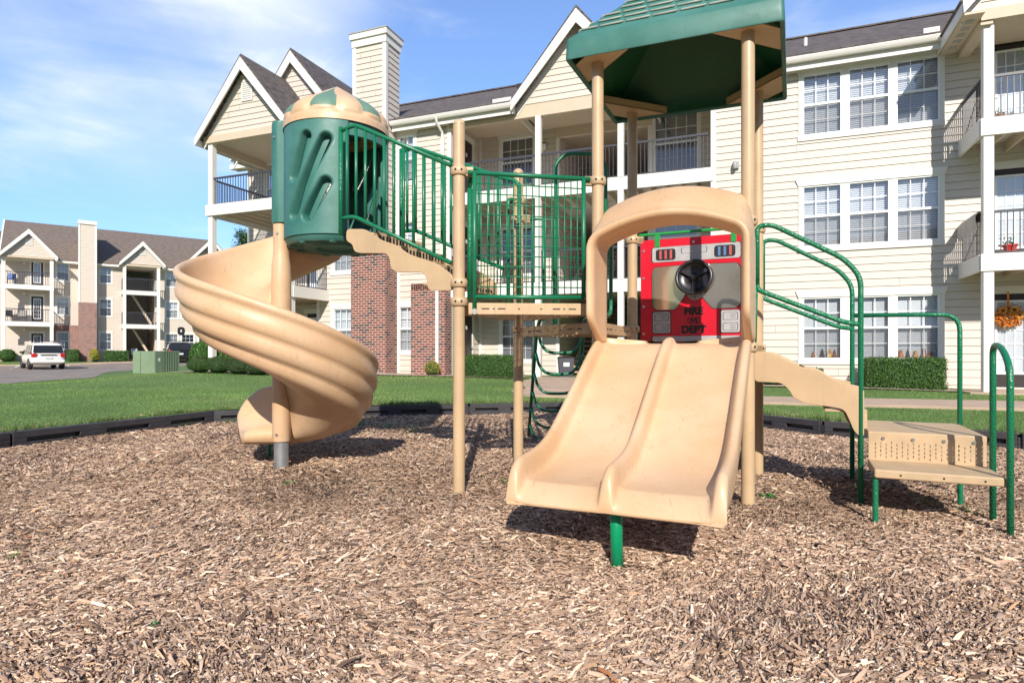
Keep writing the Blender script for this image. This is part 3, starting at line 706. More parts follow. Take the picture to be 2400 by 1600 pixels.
# ---- stairs from the upper deck to the spiral
sx, sy = -.905, .426; wx, wy = .52, .854; SW = .60; SL = 1.086
def ST(L, w, z): return (P1[0] + sx * L + wx * w, P1[1] + sy * L + wy * w, z)
outl = [(1.051, 2.072), (0.869, 2.056), (0.801, 2.016), (0.705, 1.954), (0.569, 1.907), (0.445, 1.825), (0.296, 1.772), (0.197, 1.743), (0.114, 1.686), (0.047, 1.634), (0.047, 1.526), (0.246, 1.534), (0.273, 1.565), (0.281, 1.637), (0.316, 1.678), (0.561, 1.692), (0.61, 1.722), (0.626, 1.813), (0.659, 1.846), (0.912, 1.864), (0.973, 1.882), (0.99, 1.942), (1.056, 1.975)]
def rounded(poly, r=.03):
    P = [Vector((p[0], p[1], 0)) for p in poly]; out = []
    for i in range(len(P)):
        a, b, c = P[i - 1], P[i], P[(i + 1) % len(P)]; d1, d2 = a - b, c - b; rr = min(r, d1.length * .45, d2.length * .45)
        p1, p2 = b + d1.normalized() * rr, b + d2.normalized() * rr
        for k in range(5): t_ = k / 4; q = p1 * (1 - t_) ** 2 + b * 2 * t_ * (1 - t_) + p2 * t_ ** 2; out.append((q.x, q.y))
    return out
for w in (0, SW):
    mb = MB(); mb.prism(rounded(outl, .035), lambda L, z: ST(L, w - .011, z), lambda L, z: ST(L, w + .011, z)); obj('stair_stringer', mb, 'tan_metal', play, bevel=.004)
for i, (L0, z, dr) in enumerate([(.10, 1.60, .06), (.34, 1.765, .08), (.58, 1.905, .08), (.81, 2.03, .10)]):
    mb = MB(); mb.box(L0 - .04, L0 + .225, .012, SW - .012, z - .02, z, ST); mb.box(L0 - .045, L0 - .03, .012, SW - .012, z - dr, z + .0, ST)
    s_ = obj('stair_tread', mb, 'tan_step', play, bevel=.003); g = MB()
    for k in range(13): w0 = .04 + k * (SW - .08) / 13; g.box(L0 - .048, L0 - .0455, w0, w0 + .018, z - dr + .012, z - .025, ST)
    obj('riser_slot', g, 'panel_black', s_)
def stair_rail(w, L0, L1, z0t, z1t, z0b, z1b, n, flat=.14, curl=False):
    fl = L1 - flat; top = [ST(L0, w, z0t), ST(fl, w, z1t), ST(L1, w, z1t - .03)]; bot = [ST(L0, w, z0b), ST(fl, w, z1b), ST(L1, w, z1b - .005)]
    if curl: top = [ST(L0 - .14, w, z0t - .30), ST(L0 - .14, w, z0t - .03)] + [ST(L0 + .02, w, z0t + .02)] + top[1:]
    mb = MB(); mb.tube(bend(top, .08), .017); mb.tube(bend(bot, .05), .017)
    o = obj('stair_railing', mb, 'green_metal', play, smooth=True)
    mb = MB(); mb.tube([ST(L1, w, z1t), ST(L1, w, 2.02)], .019, 12)
    if curl: mb.tube([ST(L0 - .14, w, z0t - .05), ST(L0 - .14, w, 1.46)], .018, 12)
    obj('grip_pole', mb, 'green_grip', o, smooth=True)
    for k in range(n):
        L = L0 + (L1 - L0) * (k + .6) / (n + .3); f = min(1, (L - L0) / (fl - L0))
        m2 = MB(); m2.tube([ST(L, w, z0b + (z1b - z0b) * f), ST(L, w, z0t + (z1t - z0t) * f)], .0125, 8); obj('baluster', m2, 'green_metal', o, smooth=True)
    return o
stair_rail(-.03, .05, 1.09, 2.455, 2.90, 1.73, 2.16, 11)
stair_rail(SW + .03, .0, 1.03, 2.50, 2.90, 1.76, 2.16, 11, curl=True)
# barrier between stair and P6, and pipes beside P1
mb = MB(); A = Vector(ST(0, .05, 0)); mb.tube([A + Vector((.05, .02, 2.3)), A + Vector((.05, .02, 1.47))], .019, 12); mb.tube(bend([A + Vector((.05, .02, 2.3)), A + Vector((.06, 0, 2.42)), A + Vector((-.02, -.02, 2.45))], .05), .017)
obj('grip_pole', mb, 'green_grip', play, smooth=True)
mb = MB(); c = Vector((P6[0], P6[1], 0)); mb.tube(bend([c + Vector((-.03, -.03, 2.43)), c + Vector((-.09, -.10, 2.42)), c + Vector((-.09, -.10, 1.44))], .05), .017); obj('side_bar', mb, 'green_metal', play, smooth=True)
# ---- rear barrier and loop ladder between P6 and P4
def G(x, y, z): return Vector((x, y, z))
mb = MB(); mb.tube([G(.12, 5.58, 2.27), G(.385, 5.62, 2.27), G(.385, 5.62, 1.3)], .015); mb.tube([G(.15, 5.585, 1.42), G(.385, 5.62, 1.42)], .013)
for x in (.185, .285): mb.tube([G(x, 5.6, 2.27), G(x, 5.6, 1.35)], .013)
obj('rear_barrier', mb, 'green_metal', play, smooth=True)
mb = MB(); mb.tube(bend([G(.40, 5.66, 1.30), G(.40, 5.66, 2.80), G(.50, 5.66, 2.885), G(.77, 5.68, 2.885), G(.86, 5.68, 2.80), G(.86, 5.68, 1.30)], .12), .017)
obj('ladder_arch', mb, 'green_metal', play, smooth=True)
mb = MB(); la = [G(.40, 5.66, 1.42), G(.27, 5.98, 1.40), G(.245, 6.2, 1.25), G(.21, 8.0, -.05)]; lb = [G(.86, 5.68, 1.42), G(.70, 5.98, 1.40), G(.715, 6.2, 1.25), G(.80, 8.0, -.05)]
mb.tube(bend(la, .1), .019, 12); mb.tube(bend(lb, .1), .019, 12); ld = obj('loop_ladder', mb, 'green_metal', play, smooth=True)
for i in range(7):
    f = .02 + i * .16; a = G(.25, 6.1, 1.32).lerp(G(.21, 8.0, -.05), f); b = G(.71, 6.1, 1.32).lerp(G(.80, 8.0, -.05), f)
    m_ = (a + b) / 2; pts = []
    for k in range(15): u_ = k / 14; q = a.lerp(b, u_); q.z -= .23 * (1 - (2 * u_ - 1) ** 4) ** .8; q.y -= .04 * math.sin(math.pi * u_); pts.append(q)
    m2 = MB(); m2.tube(pts, .016, 10); obj('rung', m2, 'green_grip' if i % 2 else 'green_metal', ld, smooth=True)
# loop hand rail between P2 and P4
mb = MB(); q0 = Vector(LN(-1.067, .13, 0)); q1 = Vector(LN(-1.067, .36, 0)); mb.tube(bend([q0 + G(0, 0, 2.16), q0 + G(0, 0, 1.36), q1 + G(0, 0, 1.36), q1 + G(0, 0, 2.16), q0 + G(0, 0, 2.16)], .09), .016); obj('loop_handrail', mb, 'green_metal', play, smooth=True)
# ---- double slide
def SD(l, s, z): return (LN(-.5335, 0, 0)[0] + ex * l - nx * s, LN(-.5335, 0, 0)[1] + ey * l - ny * s, z)
bs = [-.06, 0, .10, .30, .60, .90, 1.06, 1.20, 1.34, 1.46, 1.52]; bz = [1.125, 1.12, 1.075, .945, .75, .56, .47, .418, .394, .386, .382]
hs_ = [-.06, .0, .12, .30, 1.0, 1.40, 1.56]; hz = [.05, .05, .085, .115, .125, .122, .118]
stations = list(np.linspace(-.06, 1.515, 44)) + [1.53]
def prof(bed, rh, dh, skirt, s):
    u = bed - skirt; return [
        (-.560, u), (-.566, bed + rh * .35), (-.564, bed + rh * .82), (-.552, bed + rh * .97), (-.532, bed + rh + .008 * (rh > .01)), (-.512, bed + rh * .95), (-.503, bed + rh * .72), (-.494, bed + rh * .22), (-.480, bed + .005), (-.455, bed), (-.36, bed - .002), (-.18, bed - .003), (-.056, bed),
        (-.042, bed + dh * .15), (-.034, bed + dh * .65), (-.024, bed + dh * .93), (0, bed + dh + .006 * (dh > .01)), (.024, bed + dh * .93), (.034, bed + dh * .65), (.042, bed + dh * .15), (.056, bed), (.18, bed - .003), (.36, bed - .002), (.455, bed), (.480, bed + .005), (.494, bed + rh * .22), (.503, bed + rh * .72), (.512, bed + rh * .95), (.532, bed + rh + .008 * (rh > .01)), (.552, bed + rh * .97), (.564, bed + rh * .82), (.566, bed + rh * .35), (.560, u), (.53, u + .012), (.2, u + .015), (-.2, u + .015), (-.53, u + .012)]
rings = []
for s in stations:
    b_ = smooth_interp(s, bs, bz); h = smooth_interp(s, hs_, hz); rings.append([SD(l * (.94 if l < 0 else .995), s * .988, z) for l, z in prof(b_, h, h * .98, .085, s)])
# rounded lip: rails fade quickly while the bed rolls over and down
for s, b_, kf, sk in ((1.545, .374, 1.02, .078), (1.565, .362, 1.05, .070), (1.585, .348, 1.03, .062), (1.603, .333, .96, .052), (1.618, .319, .80, .044), (1.630, .305, .52, .034), (1.638, .294, .25, .026), (1.640, .284, .06, .018), (1.634, .276, .0, .010)):
    rings.append([SD(l * (.94 if l < 0 else .995), s * .988, z) for l, z in prof(b_, .118 * kf, .116 * kf, sk, s)])
mb = MB(); mb.loft(rings); ds = obj('double_slide', mb, 'tan_plastic', play, smooth=True, subs=1); ds['label'] = 'wide tan slide with two side by side lanes'
mb = MB(); a = Vector(SD(.02, 1.50, .36)); b_ = Vector(SD(.02, 1.46, -.1)); a = Vector((a.x, a.y, .36)); mb.tube([a, b_], .0315, 20); obj('slide_leg', mb, simple('bright_green_metal', (.0, .26, .11), .3, .08, 4), ds, smooth=True)
# ---- hood
def hood():
    hw = .532
    path = []          # (lateral, z of the front rim, outward normal (l,z))
    zb_, zs = 1.30, 1.885
    for z in np.linspace(zb_, zs - .10, 9): path.append((-hw, z, (-1, 0)))
    for a in np.linspace(180, 112, 9)[1:]:
        c = (-hw + .12, zs - .10); path.append((c[0] + .12 * math.cos(R(a)), c[1] + .13 * math.sin(R(a)), (math.cos(R(a)), math.sin(R(a)))))
    l0, z0 = path[-1][:2]
    for l in np.linspace(l0, -l0, 23)[1:]:
        zz = z0 + .105 * (1 - (l / l0) ** 2); nn = Vector((.37 * l / -l0, 1)).normalized(); path.append((l, zz, (nn.x, nn.y)))
    for p in list(reversed(path[:17])): path.append((-p[0], p[1], (-p[2][0], p[2][1])))
    rings = []
    for i, (l, z, (ol, oz)) in enumerate(path):
        top = max(0.0, oz); legf = min(1, max(0, (z - zb_) / .06)) if abs(ol) > .9 else 1
        F_ = .36 - .0 * top; bk = .235 * top ** 1.0       # how much the back edge rises above the front rim
        side = .012 * abs(ol)
        rise = .235 * (top * top * (3 - 2 * top)) ** .8; prf = [(-.02, side, 1), (.0, side + .010, 1), (.05, side + .012, .93), (.18, side + .010, .58), (.28, .012, .24), (.325, .010, .055), (.352, .012, .0), (.364, .0, 0), (.360, -.022, 0), (.342, -.038, 0), (.31, -.044, 0), (.27, -.042, 0), (.16, -.040, 0), (.04, -.045, 0), (-.02, -.045, 0)]
        rings.append([SD(l + .030 + ol * o_, s, z + oz * o_ + kz * rise) for s, o_, kz in prf])
    # feet: the front rim runs back to the slide
    def foot(r0, sgn):
        out = []
        for q in (0.35, .7, 1.0):
            rr = []
            for j, p in enumerate(r0):
                v = Vector(p); s = (v - Vector(SD(0, 0, 0))).dot(Vector((-nx, -ny, 0))); ns = min(s, s * (1 - q) + .09 * q) if s > .09 else s
                v = v + Vector((-nx, -ny, 0)) * (ns - s); v.z = v.z - (.17 * q) * 1.0; rr.append(tuple(v))
            out.append(rr)
        return out
    f0 = foot(rings[0], -1)[::-1]; f1 = foot(rings[-1], 1)
    return MB().loft(f0 + rings + f1)
hd = obj('slide_hood', hood(), 'tan_plastic', play, smooth=True, subs=1); hd['label'] = 'tan arched hood over the top of the double slide'
# ---- fire panel P4-P5
PANL0, PANL1, PZ0, PZ1 = -.985, -.075, 1.13, 2.075
def FP(a_, b_, o_=0.0): return LN(PANL0 + (PANL1 - PANL0) * a_, 1.067 - .012 - o_, PZ0 + (PZ1 - PZ0) * b_)
# panel coordinates: a 0..1 across, b 0..1 up (from the photo: 1503..1737 px, 805..556 px)
def roundrect(x0, y0, x1, y1, r, k=5):
    asp = (PZ1 - PZ0) / (PANL1 - PANL0) ; out = []
    for cx, cy, a0 in ((x1 - r, y1 - r / asp, 0), (x0 + r, y1 - r / asp, 90), (x0 + r, y0 + r / asp, 180), (x1 - r, y0 + r / asp, 270)):
        for i in range(k + 1): a = R(a0 + 90 * i / k); out.append((cx + r * math.cos(a), cy + r / asp * math.sin(a)))
    return out
def plate(name, poly, o0, o1, mat, parent, **k):
    mb = MB(); mb.prism(poly, lambda a, b: FP(a, b, o0), lambda a, b: FP(a, b, o1)); return obj(name, mb, mat, parent, **k)
fp = plate('fire_panel', roundrect(0, 0, 1, 1, .012), -.008, .008, 'red_panel', play); fp['label'] = 'red fire engine activity panel with steering wheel'
def framed(name, poly, mat, grow=.010, z=.0105, parent=fp):
    cx = sum(p[0] for p in poly) / len(poly); cy = sum(p[1] for p in poly) / len(poly)
    out = []
    for x, y in poly:
        d = math.hypot(x - cx, y - cy); out.append((x + (x - cx) / d * grow, y + (y - cy) / d * grow))
    plate('outline', out, .0081, z - .001, 'panel_black', parent)
    return plate(name, poly, .0082, z, mat, parent)
g = framed('dashboard', roundrect(.115, .785, .935, .925, .022), 'panel_grey')
for x0, mat in ((.15, 'panel_red_stripe'), (.70, 'panel_blue_stripe')):
    q = plate('lamp_cluster', roundrect(x0, .800, x0 + .19, .905, .025), .0083, .012, 'panel_black', fp)
    for k in range(3): xx = x0 + .035 + k * .05; plate('lamp_stripe', [(xx, .812), (xx + .022, .812), (xx + .022, .895), (xx, .895)], .0085, .0125 + .0002 * k, 'panel_blue_stripe' if (mat == 'panel_blue_stripe' and k < 2) else ('panel_red_stripe'), q)
framed('name_plate', roundrect(.40, .855, .63, .905, .012), 'panel_grey', .006, .0125)
LW = [(.115, .375), (.115, .69), (.14, .735), (.50, .742), (.50, .60), (.44, .48), (.355, .355), (.33, .335), (.15, .335)]
RW = [(.935, .375), (.935, .69), (.91, .735), (.50, .742), (.50, .60), (.56, .48), (.665, .355), (.69, .335), (.90, .335)]
tiltm = lambda b_: .0106 + .02 * 0
for poly in (rounded(LW, .02), rounded(RW, .02)):
    cx = sum(p[0] for p in poly) / len(poly); cy = sum(p[1] for p in poly) / len(poly)
    plate('outline', [(cx + (x - cx) * 1.035, cy + (y - cy) * 1.035) for x, y in poly], .0081, .0095, 'panel_black', fp)
    mb = MB(); n = len(poly); k_ = math.tan(R(3.2)) * (PZ1 - PZ0)
    mb.v = [FP(x, y, .0100 + k_ * (y - .335)) for x, y in poly]; mb.f = [tuple(range(n))]; obj('mirror_window', mb, 'mirror', fp)
q = plate('centre_cone', [(.50, .745), (.47, .60), (.42, .47), (.335, .335), (.665, .335), (.58, .47), (.53, .60)], .0082, .034, 'red_panel', fp) if False else None
for cx in (.205, .845):
    v_ = framed('vent_block', roundrect(cx - .085, .115, cx + .085, .315, .02), 'panel_grey')
    for cy in (.165, .262):
        q = framed('grille', roundrect(cx - .062, cy - .032, cx + .062, cy + .032, .014), 'panel_grey', .006, .0118, fp)
        for k in range(3): yy = cy - .018 + k * .016; plate('grille_line', [(cx + .0, yy), (cx + .05, yy), (cx + .05, yy + .003), (cx + .0, yy + .003)], .0083, .0122, 'panel_black', q)
framed('bumper_strip', roundrect(.115, .035, .935, .085, .02), 'panel_grey')
def text_mesh(name, s, size, loc, mat, parent, xdir, zdir=Vector((0, 0, 1)), ext=.0012, bold=.0):
    cu = bpy.data.curves.new('lettering_curve', 'FONT'); cu.body = s; cu.size = size; cu.extrude = ext; cu.align_x = 'CENTER'; cu.align_y = 'CENTER'; cu.offset = bold
    tmp = bpy.data.objects.new('lettering_tmp', cu); COL.objects.link(tmp); dg = bpy.context.evaluated_depsgraph_get(); me = bpy.data.meshes.new_from_object(tmp.evaluated_get(dg)); bpy.data.objects.remove(tmp)
    x = Vector(xdir).normalized(); z = Vector(zdir); y = x.cross(z) * 1.0
    mt = Matrix(((x.x, z.x, y.x, loc[0]), (x.y, z.y, y.y, loc[1]), (x.z, z.z, y.z, loc[2]), (0, 0, 0, 1))); me.transform(mt)
    me.materials.clear(); me.materials.append(M[mat]); o = bpy.data.objects.new(name, me); link(o, parent); return o
text_mesh('lettering', 'FIRE', .088, FP(.51, .312, .0105), 'panel_black', fp, (ex, ey, 0), bold=.0045)
text_mesh('lettering', 'DEPT', .088, FP(.51, .142, .0105), 'panel_black', fp, (ex, ey, 0), bold=.0045)
mb = MB()
for (x0, y0, x1, y1) in ((.455, .200, .461, .256), (.564, .200, .570, .256), (.461, .200, .564, .205), (.461, .251, .564, .256)): mb.prism([(x0, y0), (x1, y0), (x1, y1), (x0, y1)], lambda a, b: FP(a, b, .0083), lambda a, b: FP(a, b, .0105))
mb.prism([(.475, .207), (.490, .207), (.498, .228), (.512, .212), (.527, .228), (.535, .207), (.552, .207), (.538, .249), (.527, .249), (.512, .232), (.498, .249), (.487, .249)], lambda a, b: FP(a, b, .0083), lambda a, b: FP(a, b, .0106))
obj('emblem', mb, 'panel_black', fp)
mb = MB()
for x, y in ((.03, .90), (.03, .64), (.03, .37), (.03, .11), (.51, .955), (.51, .03), (.97, .90), (.97, .64), (.97, .37), (.15, .045)): mb.disc(FP(x, y, .0), (-nx, -ny, 0), .011, .014, 12)
obj('bolt', mb, 'steel', fp, smooth=True, angle=40)
mb = MB(); mb.tube([LN(-1.0, 1.05, 2.125), LN(-.05, 1.05, 2.125)], .013)
for a_ in (.165, .875):
    q = FP(a_, .95, .012); mb.hexa([Vector(q) + Vector((ex, ey, 0)) * u_ * .022 + Vector((-nx, -ny, 0)) * w_ + Vector((0, 0, z_)) for z_ in (-.02, .09) for (u_, w_) in ((-1, 0), (1, 0), (1, .006), (-1, .006))])
obj('panel_rail', mb, simple('light_green_metal', (.02, .30, .06), .3), fp, smooth=True, angle=40)
# steering wheel
wc = Vector(FP(.525, .62, .085)); wn = Vector((-nx, -ny, .18)).normalized(); wa = Vector((ex, ey, 0)); wb = wn.cross(wa) * -1
if wb.z < 0: wb = -wb
def WP(r, a, o_=0): return wc + (wa * math.cos(a) + wb * math.sin(a)) * r + wn * o_
mb = MB(); mb.tube([WP(.144, 2 * math.pi * k / 48) for k in range(48)], .0155, 12, closed=True); sw = obj('steering_wheel', mb, 'black_plastic', fp, smooth=True)
mb = MB(); rings = [[WP(r, 2 * math.pi * j / 40, o_) for j in range(40)] for r, o_ in ((.142, -.010), (.125, -.028), (.06, -.040), (.034, -.030), (.032, .0), (.026, .012), (.012, .018))]; mb.loft(rings, capa=False); obj('wheel_dish', mb, 'black_plastic', sw, smooth=True, angle=60)
mb = MB()
for a in (2.6, .55, 4.71):
    d = R(18); mb.hexa([WP(r_, a + s_, o_) for o_ in (-.02, -.006) for r_, s_ in ((.03, -.5), (.03, .5), (.128, .14), (.128, -.14))])
obj('wheel_spoke', mb, 'black_plastic', sw, smooth=False, bevel=.004)
mb = MB(); mb.prism([(.525 + .082 * math.cos(a) * 1.0, .50 + .085 * math.sin(a)) for a in [R(x) for x in range(0, 360, 12)]], lambda a, b: FP(a, b, .0085), lambda a, b: FP(a, b, .02)); obj('mounting_plate', mb, 'panel_grey', sw)
mb = MB()
for a in range(6): mb.disc(FP(.525 + .058 * math.cos(R(a * 60 + 30)), .50 + .06 * math.sin(R(a * 60 + 30)), .0), (-nx, -ny, 0), .006, .023, 8)
mb.tube([Vector(FP(.525, .56, .0)), wc - wn * .03], .02); obj('wheel_bolt', mb, 'panel_black', sw)
# ---- canopy
KC = [(.39, 4.59), (1.78, 4.03), (2.364, 5.314), (.974, 5.874)]; ZC = 3.24
cc = Vector((sum(p[0] for p in KC) / 4, sum(p[1] for p in KC) / 4))
def CR(f, z, rad=.035):
    pts = []
    for i in range(4):
        p, a, b = Vector(KC[i]), Vector(KC[i - 1]), Vector(KC[(i + 1) % 4])
        p, a, b = [cc + (q - cc) * f for q in (p, a, b)]
        d1, d2 = (a - p).normalized(), (b - p).normalized()
        r = rad * f
        for k in range(5):
            t_ = k / 4; q = (p + d1 * r) * (1 - t_) ** 2 + p * 2 * t_ * (1 - t_) + (p + d2 * r) * t_ ** 2; pts.append((q.x, q.y, z))
    return pts
mb = MB(); mb.loft([CR(.955, ZC + .012), CR(.96, ZC - .0), CR(.995, ZC - .008), CR(1.0, ZC + .004), CR(.992, ZC + .135), CR(.985, ZC + .15), CR(.90, ZC + .215), CR(.02, ZC + .90)], capa=False)
cn = obj('canopy_roof', mb, 'green_plastic', play, smooth=True, angle=35); cn['label'] = 'green plastic pyramid roof on four posts'
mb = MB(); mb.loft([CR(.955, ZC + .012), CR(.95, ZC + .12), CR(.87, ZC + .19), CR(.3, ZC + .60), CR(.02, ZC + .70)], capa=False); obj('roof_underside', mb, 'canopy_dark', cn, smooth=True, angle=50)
# moulded shingle ridges, worn pale along their lower edges
M['worn_green'] = simple('worn_green', (.33, .36, .30), .6, .2, 14)
mb = MB()
for i in range(4):
    for row in range(9):
        f0 = .892 - row * .092; z0 = ZC + .222 + (.90 - f0) * .778
        a = cc + (Vector(KC[i]) - cc) * f0; b_ = cc + (Vector(KC[(i + 1) % 4]) - cc) * f0; L = (b_ - a).length; d = (b_ - a).normalized(); o_ = ((a + b_) / 2 - cc).normalized()
        nrm = Vector((o_.x * .72, o_.y * .72, .69)).normalized(); up = Vector((-o_.x * .69, -o_.y * .69, .72)).normalized(); d3 = Vector((d.x, d.y, 0)); x = -.10 * (row % 2) - .03
        while x < L - .02:
            x0, x1 = max(x, .02), min(x + .172, L - .02)
            if x1 - x0 > .04:
                A_ = Vector((a.x, a.y, z0)) + d3 * x0; B_ = Vector((a.x, a.y, z0)) + d3 * x1
                mb.tube([A_ - nrm * .006, A_ + nrm * .002 + d3 * .012, B_ + nrm * .004 - d3 * .006 - up * .004, B_ + nrm * .002 + up * .012, B_ - nrm * .008 + up * .03], .0085, 6, radii=[.005, .008, .009, .008, .004])
            x += .192
obj('moulded_shingles', mb, 'worn_green', cn, smooth=True)
M['gusset_tan'] = simple('gusset_tan', (.62, .43, .24), .45, .05, 4)
for i in range(4):
    p, a, b = Vector(KC[i]), Vector(KC[i - 1]), Vector(KC[(i + 1) % 4]); p = cc + (p - cc) * .955; d1 = (a - p).normalized(); d2 = (b - p).normalized()
    poly = [p + d1 * .13, p + d1 * .47, p + d2 * .47, p + d2 * .13]
    mb = MB(); mb.hexa([(q.x, q.y, z) for z in (ZC + .012, ZC + .02) for q in poly]); mb.hexa([(q.x, q.y, z) for z in (ZC + .012, ZC + .075) for q in (poly[1], poly[2], poly[2] - (poly[2] - cc) * .008 + (p - cc) * .012, poly[1] - (poly[1] - cc) * .008 + (p - cc) * .012)])
    obj('gusset_plate', mb, 'gusset_tan', cn)
# ---- right-hand stair, handrails and transfer platform
N0, N1 = .32, 1.09
outl = [(.02, 1.07), (.12, 1.07), (.20, 1.03), (.33, .96), (.45, .935), (.56, .86), (.70, .83), (.72, .80), (.72, .50), (.70, .485), (.66, .52), (.63, .60), (.60, .67), (.52, .685), (.36, .70), (.28, .74), (.25, .80), (.20, .845), (.02, .85)]
for n in (N0, N1):
    mb = MB(); mb.prism(rounded(outl, .035), lambda L, z: LN(L, n - .011, z), lambda L, z: LN(L, n + .011, z)); obj('stair_stringer', mb, 'tan_metal', play, bevel=.004)
for L0, z in ((.08, .97), (.30, .82), (.52, .67)):
    mb = MB(); mb.box(L0 - .04, L0 + .22, N0 + .012, N1 - .012, z - .02, z, LN); mb.box(L0 + .2, L0 + .22, N0 + .012, N1 - .012, z - .13, z - .02, LN); obj('stair_tread', mb, 'tan_step', play, bevel=.003)
def handrail(n, dz=0.0, Lg=.70, hz_=1.70):
    mb = MB(); s0 = -.0 if n < .5 else 0.0
    top = [LN(.04, n, 1.55), LN(.04, n, 1.985 + dz), LN(.14, n, 1.985 + dz), LN(.60, n, hz_ + .01), LN(Lg, n, hz_ - .12), LN(Lg, n, -.08)]
    mb.tube(bend(top, .07), .0175, 12)
    mb.tube(bend([LN(.04, n, 1.60), LN(.04, n, 1.52), LN(.60, n, 1.27), LN(Lg, n, 1.255)], .06), .0175, 12)
    mb.tube([LN(.03, n, 1.56), LN(.02, n, 1.10)], .016, 10)
    return obj('handrail', mb, 'green_grip', play, smooth=True)
handrail(N0, 0); handrail(N1, .02, .70, 1.72)
mb = MB(); mb.tube(bend([LN(.70, N1, 1.36), (3.33, 4.60, 1.345), (3.33, 4.60, -.08)], .12), .0165, 12); obj('handrail', mb, 'green_grip', play, smooth=True)
mb = MB(); mb.tube(bend([(2.973, 3.825, -.08), (2.973, 3.825, 1.115), (2.90, 3.66, 1.09), (2.845, 3.533, .975), (2.845, 3.533, -.08)], .09), .0178, 12); obj('handrail', mb, 'green_grip', play, smooth=True)
bar('platform_leg', [LN(.75, -.07, -.06), LN(.75, -.07, .32)], .017, 'green_grip'); bar('platform_leg', [LN(1.32, .62, -.06), LN(1.32, .62, .49)], .017, 'green_grip')
mb = MB(); mb.box(.74, 1.40, -.11, .305, .285, .34, LN); obj('lower_step', mb, 'tan_step', play, bevel=.012)
mb = MB(); mb.box(.74, 1.40, .30, 1.10, .485, .53, LN); up = obj('upper_platform', mb, 'tan_step', play, bevel=.010)
mb = MB(); zlo, zhi = .338, .500; ws = .0032; xs = [.785 + i * .031 for i in range(20)]; e0 = .745
for i, L in enumerate(xs):
    mb.box(e0, L - ws, .296, .304, zlo, zhi, LN); z = zlo
    for j in range(4):
        z0 = .353 + j * .028 + (.012 if i % 2 else 0)
        if z0 + .018 < .47: mb.box(L - ws, L + ws, .296, .304, z, z0, LN); z = z0 + .018
    mb.box(L - ws, L + ws, .296, .304, z, zhi, LN); e0 = L + ws
mb.box(e0, 1.395, .296, .304, zlo, zhi, LN); rs = obj('riser_panel', mb, 'tan_step', play)
mb = MB()
for L in (.83, 1.0, 1.17, 1.33): mb.disc(LN(L, .296, .487), (-nx, -ny, 0), .011, .008, 12)
obj('bolt', mb, 'steel', rs, smooth=True, angle=40)
mb = MB()
for L in (.88, 1.1, 1.3): mb.disc(LN(L, -.109, .312), (-nx, -ny, 0), .006, .003, 10)
obj('bolt', mb, 'panel_black', rs)
# ================================================================ BUILDINGS
kind(sheet('sidewalk', WALK1, 'concrete', .05, .5, thick=.12), 'structure'); kind(sheet('sidewalk', WALK2, 'concrete', .058, .5, thick=.12), 'structure')
for b in BEDS: kind(sheet('gravel_bed', b, 'gravel', .03, .5), 'structure')
def siding(mb, W, a0, a1, z0, z1, holes=(), pitch=.187, lap=.020, gap=.010):
    """lapped boards; W(a, z, o) -> world; a0/a1 numbers or functions of z; holes (a0,a1,z0,z1)"""
    fa0 = a0 if callable(a0) else (lambda z: a0); fa1 = a1 if callable(a1) else (lambda z: a1)
    zs = []; z = z0
    cuts = sorted(set([h[2] for h in holes] + [h[3] for h in holes]))
    k = 0
    while z < z1 - 1e-6:
        zt = min(z1, z0 + (k + 1) * pitch); k += 1
        seg = [z] + [c for c in cuts if z + 1e-4 < c < zt - 1e-4] + [zt]
        for s0, s1 in zip(seg[:-1], seg[1:]):
            o = lambda q, zb=z0 + (k - 1) * pitch: lap * (1 - (q - zb) / pitch)
            iv = [(fa0, fa1)]
            act = sorted([h for h in holes if h[2] < s1 - 1e-4 and h[3] > s0 + 1e-4])
            cur = fa0; parts = []
            for h in act: parts.append((cur, (lambda z_, v=h[0]: v))); cur = (lambda z_, v=h[1]: v)
            parts.append((cur, fa1))
            for f0, f1 in parts:
                if f1(s0) - f0(s0) < .01: continue
                first = abs(s0 - (z0 + (k - 1) * pitch)) < 1e-4; sg = s0 + (gap if first and s1 - s0 > gap * 2 else 0)
                p, q, r, s_ = W(f0(sg), sg, o(s0)), W(f1(sg), sg, o(s0)), W(max(f1(s1), f0(s1)), s1, o(s1)), W(f0(s1), s1, o(s1))
                wdt = f1(sg) - f0(sg)
                if first and wdt > 1.2 and random.random() < .35:       # butt joint between two boards
                    ja = f0(sg) + wdt * random.uniform(.2, .8); jb = ja + .007
                    mb.quad(p, W(ja, sg, o(s0)), W(ja, s1, o(s1)), s_); mb.quad(W(jb, sg, o(s0)), q, r, W(jb, s1, o(s1))); mb.quad(W(ja - .02, sg, -.012), W(jb + .02, sg, -.012), W(jb + .02, s1, -.012), W(ja - .02, s1, -.012))
                else: mb.quad(p, q, r, s_)
                if first: mb.quad(W(f0(sg), sg, -.022), W(f1(sg), sg, -.022), q, p); mb.quad(W(f0(s0), s0 - .02, -.022), W(f1(s0), s0 - .02, -.022), W(f1(sg), sg, -.022), W(f0(sg), sg, -.022))
        z = zt
    return mb
def wall_obj(name, parent, W, a0, a1, z0, z1, holes=(), mat='siding'):
    return obj(name, siding(MB(), W, a0, a1, z0, z1, holes), mat, parent, recalc=False)
def bx(parent, name, B, u0, u1, v0, v1, z0, z1, mat, bevel=0, **k):
    mb = MB(); mb.box(u0, u1, v0, v1, z0, z1, B); return obj(name, mb, mat, parent, bevel=bevel, **k)
